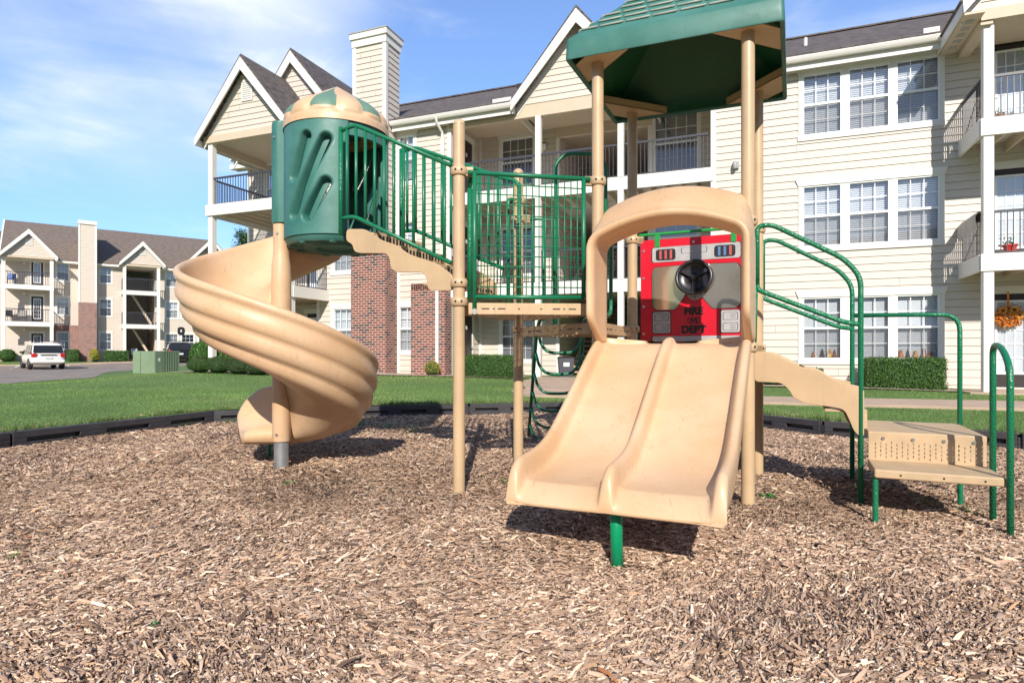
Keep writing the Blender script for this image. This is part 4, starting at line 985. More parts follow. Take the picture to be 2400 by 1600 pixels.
def window(parent, W, a0, a1, z0, z1, cols=3, rows=2, blind='blind', trim=True, screen=True, simple_=False, bl_frac=1.0, head=True, sash=True):
    """double hung window; W(a, z, o) with o outward"""
    Bx = lambda mb, x0, x1, y0, y1, o0, o1: mb.hexa([W(x0, y0, o0), W(x1, y0, o0), W(x1, y1, o0), W(x0, y1, o0), W(x0, y0, o1), W(x1, y0, o1), W(x1, y1, o1), W(x0, y1, o1)])
    mb = MB(); zm = (z0 + z1) / 2; f = .035
    Bx(mb, a0, a0 + f, z0, z1, -.07, .022); Bx(mb, a1 - f, a1, z0, z1, -.07, .022); Bx(mb, a0 + f, a1 - f, z0, z0 + f, -.07, .022); Bx(mb, a0 + f, a1 - f, z1 - f, z1, -.07, .022)
    if sash: Bx(mb, a0 + f, a1 - f, zm - .028, zm + .028, -.055, .012)
    m = .009
    halves = ((z0 + f, zm - .028), (zm + .028, z1 - f)) if sash else ((z0 + f, z1 - f),)
    for hi, (y0, y1) in enumerate(halves):
        for i in range(1, cols): x = a0 + f + (a1 - a0 - 2 * f) * i / cols; Bx(mb, x - m, x + m, y0, y1, -.052, -.030)
        for j in range(1, rows): y = y0 + (y1 - y0) * j / rows; Bx(mb, a0 + f, a1 - f, y - m, y + m, -.0525, -.0305)
    w = obj('window', mb, 'vinyl', parent)
    if trim:
        mb = MB(); t_ = .105; hs = .17
        Bx(mb, a0 - t_, a0, z0, z1, 0, .032); Bx(mb, a1, a1 + t_, z0, z1, 0, .032); Bx(mb, a0 - t_ - .02, a1 + t_ + .02, z0 - .13, z0, 0, .040)
        if head:
            mb.prism([(a0 - t_ - .0, z1), (a1 + t_ + .0, z1), (a1 + t_ + .07, z1 + hs), (a0 - t_ - .07, z1 + hs)], lambda a, z: W(a, z, 0), lambda a, z: W(a, z, .045))
        else: Bx(mb, a0 - t_, a1 + t_, z1, z1 + t_, 0, .034)
        obj('window_trim', mb, 'trim', w)
    mb = MB(); mb.quad(W(a0 + f, z0 + f, -.042), W(a1 - f, z0 + f, -.042), W(a1 - f, z1 - f, -.042), W(a0 + f, z1 - f, -.042)); obj('pane', mb, 'glass', w)
    if screen and sash: mb = MB(); mb.quad(W(a0 + f, z0 + f, -.018), W(a1 - f, z0 + f, -.018), W(a1 - f, zm, -.018), W(a0 + f, zm, -.018)); obj('insect_screen', mb, 'screen', w)
    if blind:
        mb = MB(); y = z1 - .03; n = int((z1 - z0) * bl_frac / (.05 if not simple_ else .12)); st = (.05 if not simple_ else .12)
        for k in range(n): mb.quad(W(a0 + .02, y, -.135), W(a1 - .02, y, -.135), W(a1 - .02, y - st * .93, -.120), W(a0 + .02, y - st * .93, -.120)); y -= st
        obj('blind', mb, blind, w)
    mb = MB(); q = .55
    mb.quad(W(a0, z0, -q), W(a1, z0, -q), W(a1, z1, -q), W(a0, z1, -q)); mb.quad(W(a0, z0, -.05), W(a0, z1, -.05), W(a0, z1, -q), W(a0, z0, -q)); mb.quad(W(a1, z0, -.05), W(a1, z1, -.05), W(a1, z1, -q), W(a1, z0, -q))
    mb.quad(W(a0, z0, -.05), W(a1, z0, -.05), W(a1, z0, -q), W(a0, z0, -q)); mb.quad(W(a0, z1, -.05), W(a1, z1, -.05), W(a1, z1, -q), W(a0, z1, -q)); obj('room', mb, 'dark', w)
    return w
def door(parent, W, a0, a1, z0, z1, glass=True, knob=0, cols=3, rows=5, storm=True, blind='blind', num=False):
    Bx = lambda mb, x0, x1, y0, y1, o0, o1: mb.hexa([W(x0, y0, o0), W(x1, y0, o0), W(x1, y1, o0), W(x0, y1, o0), W(x0, y0, o1), W(x1, y0, o1), W(x1, y1, o1), W(x0, y1, o1)])
    mb = MB(); Bx(mb, a0, a1, z0, z1, -.04, .0)
    if not glass:
        for (y0, y1) in ((.08, .42), (.48, .92)):
            for (x0, x1) in ((.14, .46), (.54, .86)): Bx(mb, a0 + (a1 - a0) * x0, a0 + (a1 - a0) * x1, z0 + (z1 - z0) * y0, z0 + (z1 - z0) * y1, .0, .012)
    d = obj('door', mb, 'door', parent)
    mb = MB(); t_ = .11
    Bx(mb, a0 - t_, a0, z0, z1, 0, .03); Bx(mb, a1, a1 + t_, z0, z1, 0, .03); mb.prism([(a0 - t_, z1), (a1 + t_, z1), (a1 + t_ + .06, z1 + .18), (a0 - t_ - .06, z1 + .18)], lambda a, z: W(a, z, 0), lambda a, z: W(a, z, .042)); obj('door_trim', mb, 'trim', d)
    if glass:
        x0, x1, y0, y1 = a0 + .13, a1 - .13, z0 + .28, z1 - .15; mb = MB(); f = .05
        Bx(mb, x0, x0 + f, y0, y1, .0, .03); Bx(mb, x1 - f, x1, y0, y1, .0, .03); Bx(mb, x0 + f, x1 - f, y0, y0 + f, .0, .03); Bx(mb, x0 + f, x1 - f, y1 - f, y1, .0, .03)
        for i in range(1, cols): x = x0 + f + (x1 - x0 - 2 * f) * i / cols; Bx(mb, x - .009, x + .009, y0 + f, y1 - f, .004, .018)
        for j in range(1, rows): y = y0 + f + (y1 - y0 - 2 * f) * j / rows; Bx(mb, x0 + f, x1 - f, y - .009, y + .009, .0035, .0175)
        obj('glazing_frame', mb, 'vinyl', d)
        mb = MB(); mb.quad(W(x0 + f, y0 + f, .010), W(x1 - f, y0 + f, .010), W(x1 - f, y1 - f, .010), W(x0 + f, y1 - f, .010)); obj('pane', mb, 'glass', d)
        mb = MB(); mb.quad(W(x0 + f, y0 + f, .003), W(x1 - f, y0 + f, .003), W(x1 - f, y1 - f, .003), W(x0 + f, y1 - f, .003)); obj('door_blind', mb, blind, d)
    mb = MB(); x = a0 + .07 if knob == 0 else a1 - .07; mb.disc(W(x, z0 + .95, 0), Vector(W(0, 0, 1)) - Vector(W(0, 0, 0)), .028, .06, 12); obj('handle', mb, 'steel', d, smooth=True)
    if num: mb = MB(); mb.disc(W((a0 + a1) / 2, z0 + 1.62, 0), Vector(W(0, 0, 1)) - Vector(W(0, 0, 0)), .07, .015, 16); obj('door_plate', mb, 'trim', d)
    return d
def railing(parent, W, a0, a1, z0, z1, sp=.112, mat='rail', thick=.009):
    """W(a, z, o): rail along a, o across"""
    Bx = lambda mb, x0, x1, y0, y1, o0, o1: mb.hexa([W(x0, y0, o0), W(x1, y0, o0), W(x1, y1, o0), W(x0, y1, o0), W(x0, y0, o1), W(x1, y0, o1), W(x1, y1, o1), W(x0, y1, o1)])
    mb = MB(); Bx(mb, a0, a1, z1 - .055, z1, -.028, .028); Bx(mb, a0, a1, z0 + .03, z0 + .06, -.016, .016); n = max(2, int((a1 - a0) / sp))
    for i in range(n + 1): x = a0 + .01 + (a1 - a0 - .02) * i / n; Bx(mb, x - thick, x + thick, z0 + .06 if i % 12 else z0 - .02, z1 - .055, -thick, thick)
    return obj('railing', mb, mat, parent)
def gable(parent, B, uc, hw, v0, v1, zr, slope, mat, tri_v=None, tri_hw=None, over=.0, vent=True, z_tri0=None, wall='siding', th=.09):
    """gable roof whose ridge runs along v from v0 (back) to v1 (front)"""
    ze = zr - slope * hw; L = math.hypot(1, slope); nxu, nz_ = slope / L, 1 / L
    r = MB()
    for s in (-1, 1):
        r.hexa([B(uc, v0, zr), B(uc, v1, zr), B(uc + s * hw, v1, ze), B(uc + s * hw, v0, ze), B(uc, v0, zr + th * L), B(uc, v1, zr + th * L), B(uc + s * (hw + th * nxu), v1, ze + th * nz_), B(uc + s * (hw + th * nxu), v0, ze + th * nz_)])
    ro = obj('roof', r, mat, parent)
    f = MB()           # rake boards
    for s in (-1, 1):
        f.hexa([B(uc, v1 - .02, zr - .24 * L), B(uc + s * hw, v1 - .02, ze - .22), B(uc + s * (hw + .02), v1 - .02, ze + .05), B(uc, v1 - .02, zr + .03), B(uc, v1 + .025, zr - .24 * L), B(uc + s * hw, v1 + .025, ze - .22), B(uc + s * (hw + .02), v1 + .025, ze + .05), B(uc, v1 + .025, zr + .03)])
        # eave fascia and soffit
        f.hexa([B(uc + s * (hw - .02), v0, ze - .2), B(uc + s * (hw + .02), v0, ze - .2), B(uc + s * (hw + .02), v1 - .021, ze - .2), B(uc + s * (hw - .02), v1 - .021, ze - .2), B(uc + s * (hw - .02), v0, ze + .02), B(uc + s * (hw + .02), v0, ze + .02), B(uc + s * (hw + .02), v1 - .021, ze + .02), B(uc + s * (hw - .02), v1 - .021, ze + .02)])
    obj('rake_board', f, 'trim', ro)
    if tri_v is not None:
        W = lambda a, z, o: B(a, tri_v + o, z); tz = z_tri0 if z_tri0 is not None else ze; zz = zr - .02
        mb = siding(MB(), W, lambda z: uc - min(tri_hw, (zz - z) / slope), lambda z: uc + min(tri_hw, (zz - z) / slope), tz, zz - .05)
        obj('gable_wall', mb, wall, parent, recalc=False)
        f = MB()
        for s in (-1, 1):   # frieze strip along the rake
            f.hexa([B(uc + s * q[0], tri_v + o, q[1]) for o in (.0, .03) for q in ((0, zz - .34), (tri_hw, zz - .34 - slope * tri_hw), (tri_hw, zz - .12 - slope * tri_hw), (0, zz - .10))])
        obj('frieze', f, 'trim', parent)
        if vent:
            m = MB(); zc = tz + (zz - tz) * .60; m.box(uc - .23, uc + .23, tri_v + .02, tri_v + .05, zc - .36, zc + .36, B); vo = obj('gable_vent', m, 'trim', parent)
            m = MB()
            for k in range(9): z_ = zc - .30 + k * .068; m.box(uc - .18, uc + .18, tri_v + .05, tri_v + .053, z_, z_ + .028, B)
            obj('louvre', m, 'meter', vo)
    return ro
# ---------------------------------------------------------------- MAIN BUILDING
main = thing('apartment_building', 'cream three-storey apartment building with brick chimney base right behind the playground', 'building', B1(9, -2, .3))
F0, F2, F3, ZE = .28, 3.2, 6.12, 8.50
FW = lambda v: (lambda a, z, o: B1(a, v + o, z))
def ux(px, v=0.0): 
    k = (px - 1200) / FL; ox = O1[0] + V1[0] * v; oy = O1[1] + V1[1] * v; return (k * oy - ox) / (U1[0] - k * U1[1])
LV = [(.955, 2.48), (3.84, 5.36), (6.72, 8.24)]
trio = [(ux(2199), ux(2103)), (ux(2082), ux(1991)), (ux(1970), ux(1884))]
dR = (-1.42, -.55)
holes = [(a - .03, b + .03, z0 - .03, z1 + .03) for z0, z1 in LV for a, b in trio] + [(dR[0], dR[1], z, z + 2.2) for z in (F0, F2, F3)]
wall_obj('siding_wall', main, FW(0), -4.2, 5.66, .12, ZE, holes)
for li, (z0, z1) in enumerate(LV):
    for wi, (a, b) in enumerate(trio): window(main, FW(0), a - .03, b + .03, z0 - .03, z1 + .03, 3, 2, trim=False, bl_frac=(1, 1, .97)[li])
    mb = MB(); A0, A1_ = trio[0][0] - .13, trio[2][1] + .13; W = FW(0)
    def Bx(x0, x1, y0, y1, o0, o1): mb.hexa([W(x0, y0, o0), W(x1, y0, o0), W(x1, y1, o0), W(x0, y1, o0), W(x0, y0, o1), W(x1, y0, o1), W(x1, y1, o1), W(x0, y1, o1)])
    Bx(A0, trio[0][0] - .03, z0 - .03, z1 + .03, 0, .035); Bx(trio[2][1] + .03, A1_, z0 - .03, z1 + .03, 0, .035)
    for i in (0, 1): Bx(trio[i][1] + .03, trio[i + 1][0] - .03, z0 - .03, z1 + .03, -.06, .030)
    Bx(A0 - .02, A1_ + .02, z0 - .16, z0 - .03, 0, .045)
    mb.prism([(A0, z1 + .03), (A1_, z1 + .03), (A1_ + .07, z1 + .20), (A0 - .07, z1 + .20)], lambda a, z: W(a, z, 0), lambda a, z: W(a, z, .05)); obj('window_surround', mb, 'trim', main)
for z in (F0, F2, F3): door(main, FW(0), dR[0], dR[1], z + .02, z + 2.18, True, 0)
# middle and left wall at v=0
UC0, UC1 = 15.63, 16.85        # chimney
nar = (ux(970.8), ux(936)); dbl = (ux(826), ux(782)); LV2 = [(1.15, 2.62), (3.9, 5.4), (6.70, 8.22)]
holes = [(nar[0], nar[1], z0, z1) for z0, z1 in LV2]
wall_obj('siding_wall', main, FW(0), 13.62, 15.7, .3, ZE, holes)
for z0, z1 in LV2: window(main, FW(0), nar[0], nar[1], z0, z1, 2, 2, bl_frac=.9 if z0 > 5 else 1)
PL0, PL1 = ux(758), 22.0
holes = [(dbl[0], dbl[1], z0, z1) for z0, z1 in LV2]
wall_obj('siding_wall', main, FW(0), 16.8, PL0 + .25, .3, ZE, holes)
for z0, z1 in LV2: window(main, FW(0), dbl[0], dbl[1], z0, z1, 3, 2)
DL = (ux(746, -.9), ux(704, -.9)); dLz = [.45, F2, F3]
VB = -1.3
holes = [(DL[0], DL[1], z, z + 2.15) for z in dLz] + [(21.2, 22.3, 6.75, 8.2)]
wall_obj('siding_wall', main, FW(VB), PL0 + .2, 23.2, .3, ZE, holes)
for z in dLz: door(main, FW(VB), DL[0], DL[1], z + .02, z + 2.13, True, 0)
window(main, FW(VB), 21.2, 22.3, 6.75, 8.2, 3, 2); bx(main, 'eave_gutter', B1, 20.3, 23.75, VB + .25, VB + .42, 8.30, 8.47, 'trim'); bx(main, 'eave_soffit', B1, 20.3, 23.7, VB + .02, VB + .25, 8.30, 8.34, 'soffit')
SW_ = lambda u, s: (lambda a, z, o: B1(u + s * o, a, z))
wall_obj('siding_wall', main, SW_(PL0 + .25, 1), VB, 0, .3, ZE)
wall_obj('siding_wall', main, SW_(23.2, 1), -9, VB, .3, ZE)
# corner boards
cb = MB()
for (u0, u1, v0, v1) in ((13.60, 13.72, -.02, .035), (13.585, 13.605, -.12, .03), (5.55, 5.67, -.02, .035), (5.655, 5.68, -.14, .03), (23.1, 23.22, VB - .02, VB + .035), (PL0 + .15, PL0 + .262, -.02, .035), (16.86, 16.93, -.02, .035), (15.47, 15.62, -.02, .035)):
    bx(main, 'corner_board', B1, u0, u1, v0, v1, .3, ZE, 'trim')
# chimney
ch = MB(); CT = 11.22
siding(ch, FW(.62), UC0, UC1, 4.55, CT); siding(ch, lambda a, z, o: B1(UC0 - o, a, z), -.18, .62, 4.55, CT); siding(ch, lambda a, z, o: B1(UC1 + o, a, z), -.18, .62, 4.55, CT)
cho = obj('chimney', ch, 'siding', main, recalc=False)
cb = MB()
for u, s in ((UC0, -1), (UC1, 1)):
    cb.box(min(u, u - s * .10), max(u, u - s * .10), .60, .655, 4.55, CT - .02, B1); cb.box(min(u, u + s * .035), max(u, u + s * .035), .52, .656, 4.55, CT - .02, B1)
cb.box(UC0, UC1, -.20, -.18, 4.55, CT, B1); cb.box(UC0 - .05, UC1 + .05, -.24, .68, CT - .12, CT + .12, B1); cb.box(UC0 - .10, UC1 + .10, -.29, .73, CT + .12, CT + .30, B1)
obj('chimney_trim', cb, 'trim', cho); bx(cho, 'chimney_cap', B1, UC0 - .12, UC1 + .12, -.31, .75, CT + .30, CT + .34, 'meter')
bx(cho, 'brick_base', B1, UC0 - .06, UC1 + .06, -.05, .70, .2, 4.56, 'brick1')
# brick store beside it
bx(main, 'brick_base', B1, 13.57, 14.80, .02, .45, .2, 3.30, 'brick1')
m = MB()
for k in range(15): m.box(13.60 + k * .08, 13.655 + k * .08, .451, .457, 3.10, 3.28, B1)
obj('soldier_course', m, 'brown', main)
# gutters, soffits, main roof
def gutter(u0, u1, v=.42, z=8.46):
    m = MB(); m.prism([(v - .10, z), (v + .02, z), (v + .05, z + .045), (v + .07, z + .10), (v + .07, z + .125), (v - .10, z + .125)], lambda q, zz: B1(u0, q, zz), lambda q, zz: B1(u1, q, zz))
    m.box(u0, u1, .0, v - .10, z - .01, z + .02, B1); m.box(u0, u1, v - .125, v - .10, z - .16, z + .1, B1); m.box(u0, u1, .03, .06, z - .12, z - .01, B1)
    return obj('gutter', m, 'trim', main)
gutter(.35, 7.35); gutter(11.35, 15.58); gutter(-4.2, -3.3)
RV, RZ = -5.5, 11.72
rf = MB(); k = (RZ - 8.60) / (.40 - RV)
def roofplane(u0, u1, v0=RV, v1=.40): rf.hexa([B1(u0, v0, RZ), B1(u1, v0, RZ), B1(u1, v1, RZ - k * (v1 - v0)), B1(u0, v1, RZ - k * (v1 - v0)), B1(u0, v0, RZ + .07), B1(u1, v0, RZ + .07), B1(u1, v1, RZ + .07 - k * (v1 - v0)), B1(u0, v1, RZ + .07 - k * (v1 - v0))])
roofplane(-4.5, .45, v1=-.1); roofplane(.45, 7.38); roofplane(7.38, 11.34, v1=-.3); roofplane(11.34, 17.25); roofplane(17.25, 20, v1=-2.)
rf.hexa([B1(-4.5, RV, RZ), B1(20, RV, RZ), B1(20, -11.4, 8.6), B1(-4.5, -11.4, 8.6), B1(-4.5, RV, RZ + .07), B1(20, RV, RZ + .07), B1(20, -11.4, 8.67), B1(-4.5, -11.4, 8.67)])
ro = obj('roof', rf, 'roof1', main)
bx(ro, 'ridge_cap', B1, -4.5, 20, RV - .12, RV + .12, RZ + .05, RZ + .10, 'roof1')
m = MB(); m.lathe([(.06, 0), (.06, .5)], B1(12.0, -3.2, 10.6), 12); m.lathe([(.05, 0), (.05, .3)], B1(3.2, -2.0, 9.85), 12); obj('roof_pipe', m, 'trim', ro)
bx(ro, 'snow_guard', B1, 11.40, 12.0, .22, .36, 8.66, 8.80, 'trim'); bx(ro, 'snow_guard', B1, .47, .80, .1, .30, 8.66, 8.84, 'trim')
bx(ro, 'roof_vent', B1, 12.7, 13.0, -4.6, -4.3, 11.15, 11.33, 'door')
# gables
gable(main, B1, 19.82, 2.75, -9, .22, 11.72, 1.22, 'roof1', tri_v=.0, tri_hw=2.8, vent=False, z_tri0=ZE)
gable(main, B1, 20.20, 1.98, -.2, 2.12, 10.72, 1.22, 'roof1', tri_v=1.80, tri_hw=1.90, z_tri0=8.42)
gable(main, B1, 9.36, 2.02, -3.5, .42, 10.98, 1.20, 'roof1', tri_v=.06, tri_hw=1.95, vent=False, z_tri0=8.60)
gable(main, B1, -1.50, 1.95, -3.5, 2.02, 10.85, 1.22, 'roof1', tri_v=1.60, tri_hw=1.90, z_tri0=8.42)
for k_ in range(5): bx(main, 'eave_vent', B1, .16, .32, .32 + k_ * .3, .48 + k_ * .3, 8.232, 8.245, 'meter')
m = MB(); m.box(-3.4, .0, .0, 1.62, 8.30, 8.42, B1); m.box(-.18, .04, .0, 1.62, 8.12, 8.30, B1); m.box(-3.4, .04, 1.50, 1.66, 8.20, 8.44, B1); m.box(.05, .42, .0, 1.95, 8.24, 8.29, B1)
obj('porch_ceiling', m, 'soffit', main)
m = MB(); m.box(18.35, 22.02, VB, 1.70, 8.38, 8.44, B1); m.box(18.30, 22.1, 1.70, 1.86, 8.22, 8.46, B1); m.box(21.95, 22.12, VB, 1.70, 8.12, 8.38, B1); m.box(18.28, 18.42, 0, 1.70, 8.12, 8.38, B1)
obj('porch_ceiling', m, 'soffit', main)
def porch_post(u, v, z0, z1, w=.19):
    m = MB(); m.box(u - w / 2, u + w / 2, v - w / 2, v + w / 2, z0, z1, B1); return obj('porch_post', m, 'trim', main, bevel=.006)
def balcony(u0, u1, v0, v1, z, left=True, right=True, sides=True, joist=True, name='balcony', top=.96):
    m = MB(); m.box(u0, u1, v0, v1, z - .10, z - .03, B1); m.box(u0 - .02, u1 + .02, v1, v1 + .06, z - .36, z + .01, B1)
    if left: m.box(u1 - .02, u1 + .04, v0, v1, z - .36, z + .008, B1)
    if right: m.box(u0 - .04, u0 + .02, v0, v1, z - .36, z + .008, B1)
    b = obj(name, m, 'trim', main)
    j = MB(); n = int((u1 - u0) / .42)
    for i in range(1, n): uu = u0 + (u1 - u0) * i / n; j.box(uu - .022, uu + .022, v0 + .01, v1 - .01, z - .34, z - .105, B1)
    if joist: obj('joist', j, 'soffit', b)
    return b
# right porch
for z in (F2, F3):
    b = balcony(-3.6, 0, 0, 1.51, z, True, False)
    railing(b, lambda a, zz, o: B1(a, 1.47 + o, zz), -3.5, -.24, z, z + .95); railing(b, lambda a, zz, o: B1(-.06 + o, a, zz), .02, 1.36, z, z + .95, .09)
for z0, z1 in ((.05, F2 - .36), (F2, F3 - .36), (F3, 8.25)): porch_post(-.13, 1.44, z0, z1); porch_post(-3.5, 1.44, z0, z1)
# left porch
for z in (F2 + .05, F3):
    b = balcony(18.35, 22.0, VB, 1.79, z)
    railing(b, lambda a, zz, o: B1(a, 1.72 + o, zz), 18.5, 21.85, z, z + .95); railing(b, lambda a, zz, o: B1(21.93 + o, a, zz), VB, 1.6, z, z + .95); railing(b, lambda a, zz, o: B1(18.42 + o, a, zz), .02, 1.6, z, z + .95)
for z0, z1 in ((.3, F2 - .31), (F2 + .05, F3 - .36), (F3, 8.25)): porch_post(21.86, 1.70, z0, z1); porch_post(18.5, 1.70, z0, z1)
# central recess with breezeway
RB = -2.2; BL, BR = 10.75, 7.62
bwin = (ux(1251, RB), ux(1176, RB)); bwin2 = (ux(1636, RB), ux(1534, RB)); 
hl = [(bwin[0], bwin[1], z, z + 1.62) for z in (.85, 3.78, 6.85)]
wall_obj('siding_wall', main, FW(RB), BL, 13.62, .28, 8.75, hl)
for h in hl: window(main, FW(RB), h[0], h[1], h[2], h[3], 4, 2, blind='blind2')
hr = [(bwin2[0], bwin2[1], z, z + 1.85) for z in (.85, 3.78, 6.75)]
wall_obj('siding_wall', main, FW(RB), 5.66, BR, .28, 8.75, hr)
for h in hr: window(main, FW(RB), h[0], h[1], h[2], h[3], 4, 2, blind='blind')
dd = [(-1.60, -.72)]
for u, s in ((13.62, -1), (5.66, 1)):
    wall_obj('siding_wall', main, SW_(u, s), RB, 0, .28, 8.75, [(-1.62, -.70, z, z + 2.15) for z in (.3, F2, F3)] if s < 0 else ())
    if s < 0:
        for z in (.3, F2, F3): door(main, SW_(u, s), -1.62, -.70, z + .02, z + 2.13, glass=False, num=True)
for u, s in ((BL, -1), (BR, 1)): wall_obj('breezeway_wall', main, SW_(u, s), -8.5, RB, .28, 8.75)
wall_obj('breezeway_wall', main, FW(-8.5), BR, BL, .28, 8.75)
m = MB(); m.box(5.66, 13.62, -8.5, .0, 8.62, 8.70, B1); m.box(5.66, 13.62, -.12, .06, 8.22, 8.62, B1); m.box(BR - .02, BL + .02, RB - .1, RB + .06, 8.3, 8.62, B1); obj('recess_ceiling', m, 'soffit', main)
m = MB(); m.box(BL - .10, BL + .02, RB - .02, RB + .05, .3, 8.6, B1); m.box(BR - .02, BR + .10, RB - .02, RB + .05, .3, 8.6, B1); m.box(13.50, 13.60, RB, RB + .04, .3, 8.6, B1); obj('corner_board', m, 'trim', main)
for z in (F2, F3):
    m = MB(); m.box(5.67, 13.61, RB - .0, -.0, z - .10, z - .03, B1); m.box(BR, BL, -8.5, RB, z - .12, z - .03, B1); m.box(5.62, 13.66, .0, .07, z - .36, z + .01, B1); b = obj('balcony', m, 'trim', main)
    j = MB()
    for i in range(1, 19): uu = 5.67 + 7.94 * i / 19; j.box(uu - .022, uu + .022, RB + .02, -.02, z - .34, z - .105, B1)
    obj('joist', j, 'soffit', b)
    for a0, a1 in ((5.75, 8.04), (8.24, 10.54), (10.74, 13.55)): railing(b, lambda a, zz, o: B1(a, .01 + o, zz), a0, a1, z, z + .97)
for u in (10.64, 8.14):
    for z0, z1 in ((.25, F2 - .36), (F2, F3 - .36), (F3, 8.22)): porch_post(u, .0, z0, z1, .17)
# breezeway stairs
for lvl, z in ((0, .28), (1, F2)):
    m = MB(); nst = 16; H_ = (F2 - .28) if lvl == 0 else (F3 - F2)
    for i in range(nst): m.box(9.3, 10.45, -3.2 - i * .27, -3.2 - i * .27 + .29, z + H_ * (i + 1) / nst - .05, z + H_ * (i + 1) / nst, B1)
    st = obj('staircase', m, 'concrete', main)
    m = MB()
    for u in (9.25, 10.45): m.hexa([B1(u + q, v_, zz) for q in (0, .05) for v_, zz in ((-3.0, z - .02), (-3.0 - nst * .27, z + H_ - .15), (-3.0 - nst * .27, z + H_ + .12), (-3.0, z + .25))])
    obj('stringer', m, 'soffit', st)
bx(main, 'floor_slab', B1, 5.66, 13.62, -8.5, .35, .1, .30, 'concrete'); bx(main, 'floor_slab', B1, -3.8, .3, 0, 1.9, .0, .24, 'concrete'); bx(main, 'floor_slab', B1, 18.3, 22.2, VB, 1.9, .1, .42, 'concrete')
# downspouts
m = MB(); m.tube([B1(13.9, .44, 8.5), B1(13.9, .40, 8.36), B1(13.86, .10, 8.12), B1(13.86, .08, 7.9)], .045, 8); m.box(13.80, 13.92, .05, .11, 3.4, 7.95, B1); m.box(13.78, 13.88, .46, .53, .42, 3.15, B1); obj('downspout', m, 'trim', main, bevel=.01)
# wall lights
def wall_light(parent, W, a, z):
    m = MB(); c = Vector(W(a, z, .09)); m.lathe([(.02, .11), (.07, .09), (.075, .07), (.065, -.10), (.03, -.13), (.0, -.13)], tuple(c), 14); o = obj('wall_light', m, 'vinyl', parent, smooth=True)
    m = MB(); m.lathe([(.0, .135), (.055, .12), (.082, .09), (.082, .07)], tuple(c), 14); m.tube([W(a, z + .1, 0), W(a, z + .1, .09)], .02); obj('lamp_cap', m, 'door', o, smooth=True)
for z in (2.25, 5.15, 8.05): wall_light(main, FW(RB), ux(1277, RB), z)
m = MB(); m.box(ux(1732), ux(1732) + .16, .03, .10, 6.02, 6.2, B1); m.lathe([(.05, 0), (.06, .06), (.06, .14), (.03, .2), (0, .2)], B1(ux(1730) + .08, .14, 6.0), 12); obj('flood_light', m, 'meter', main, bevel=.01)
# ---------------------------------------------------------------- LEFT BUILDING
far = thing('apartment_building', 'distant cream three-storey apartment building beyond the parking lot at the left', 'building', B2(5, 0, .5))
G2 = lambda v: (lambda a, z, o: B2(a, v + o, z))
H1, H2_, H3, HE = .62, 3.6, 6.48, 8.65
wl = [(2.0, 2.78), (4.93, 5.75)]; lv = [(1.45, 2.85), (4.3, 5.7), (7.1, 8.48)]
rt = [(9.85, 10.8), (11.1, 12.1), (12.5, 13.5)]
hh = [(a, b, z0, z1) for a, b in wl + rt for z0, z1 in lv] + [(.35, 1.1, z, z + 2.1) for z in (H1, H2_, H3)] + [(6.75, 9.0, H1, 8.5)] + [(-9.0, -8.0, z0, z1) for z0, z1 in lv] + [(-6.0, -5.0, z0, z1) for z0, z1 in lv]
wall_obj('siding_wall', far, G2(0), -14, 16.5, .4, HE, hh, 'siding2')
for a, b in wl + rt + [(-9.0, -8.0), (-6.0, -5.0)]:
    for z0, z1 in lv: window(far, G2(0), a, b, z0, z1, 3, 2, simple_=True, blind='blind' if random.random() < .8 else 'blind2')
for z in (H1, H2_, H3): door(far, G2(0), .35, 1.1, z + .02, z + 2.1, True, 0, cols=2 if z != H2_ else 3, rows=2 if z != H2_ else 5, blind='blind2')
ZR2 = 12.4; m = MB(); k2 = (ZR2 - 8.7) / 5.4
m.hexa([B2(-1.6, -5, ZR2), B2(14.2, -5, ZR2), B2(14.2, .4, 8.7), B2(-1.6, .4, 8.7), B2(-1.6, -5, ZR2 + .08), B2(14.2, -5, ZR2 + .08), B2(14.2, .4, 8.78), B2(-1.6, .4, 8.78)])
m.hexa([B2(-1.6, -5, ZR2), B2(14.2, -5, ZR2), B2(14.2, -10.5, 8.7), B2(-1.6, -10.5, 8.7), B2(-1.6, -5, ZR2 + .08), B2(14.2, -5, ZR2 + .08), B2(14.2, -10.5, 8.78), B2(-1.6, -10.5, 8.78)])
m.hexa([B2(-14, -5, ZR2 - 1.0), B2(-1.6, -5, ZR2 - 1.0), B2(-1.6, .38, 8.68), B2(-14, .38, 8.68), B2(-14, -5, ZR2 - .92), B2(-1.6, -5, ZR2 - .92), B2(-1.6, .38, 8.76), B2(-14, .38, 8.76)])
r2 = obj('roof', m, 'roof2', far)
m = MB(); m.hexa([B2(u, v, z) for u in (-1.68, -1.58) for v, z in ((-5, ZR2 - .3), (.42, 8.45), (.42, 8.82), (-5, ZR2 + .12))]); obj('rake_board', m, 'trim', r2)
m = MB(); m.box(-14, 14.2, .38, .52, 8.50, 8.66, B2); m.box(-14, 14.2, 0, .40, 8.45, 8.50, B2); obj('gutter', m, 'trim', far)
gable(far, B2, .26, 1.82, -3, 1.95, 10.78, 1.15, 'roof2', tri_v=1.6, tri_hw=1.75, z_tri0=8.70, wall='siding2')
gable(far, B2, 7.95, 1.68, -3, 1.55, 10.68, 1.15, 'roof2', tri_v=1.2, tri_hw=1.6, z_tri0=8.75, wall='siding2')
gable(far, B2, 13.35, 2.5, -4, 1.4, 11.55, 1.15, 'roof2', tri_v=.6, tri_hw=2.4, z_tri0=8.7, wall='siding2', vent=False)
m = MB()
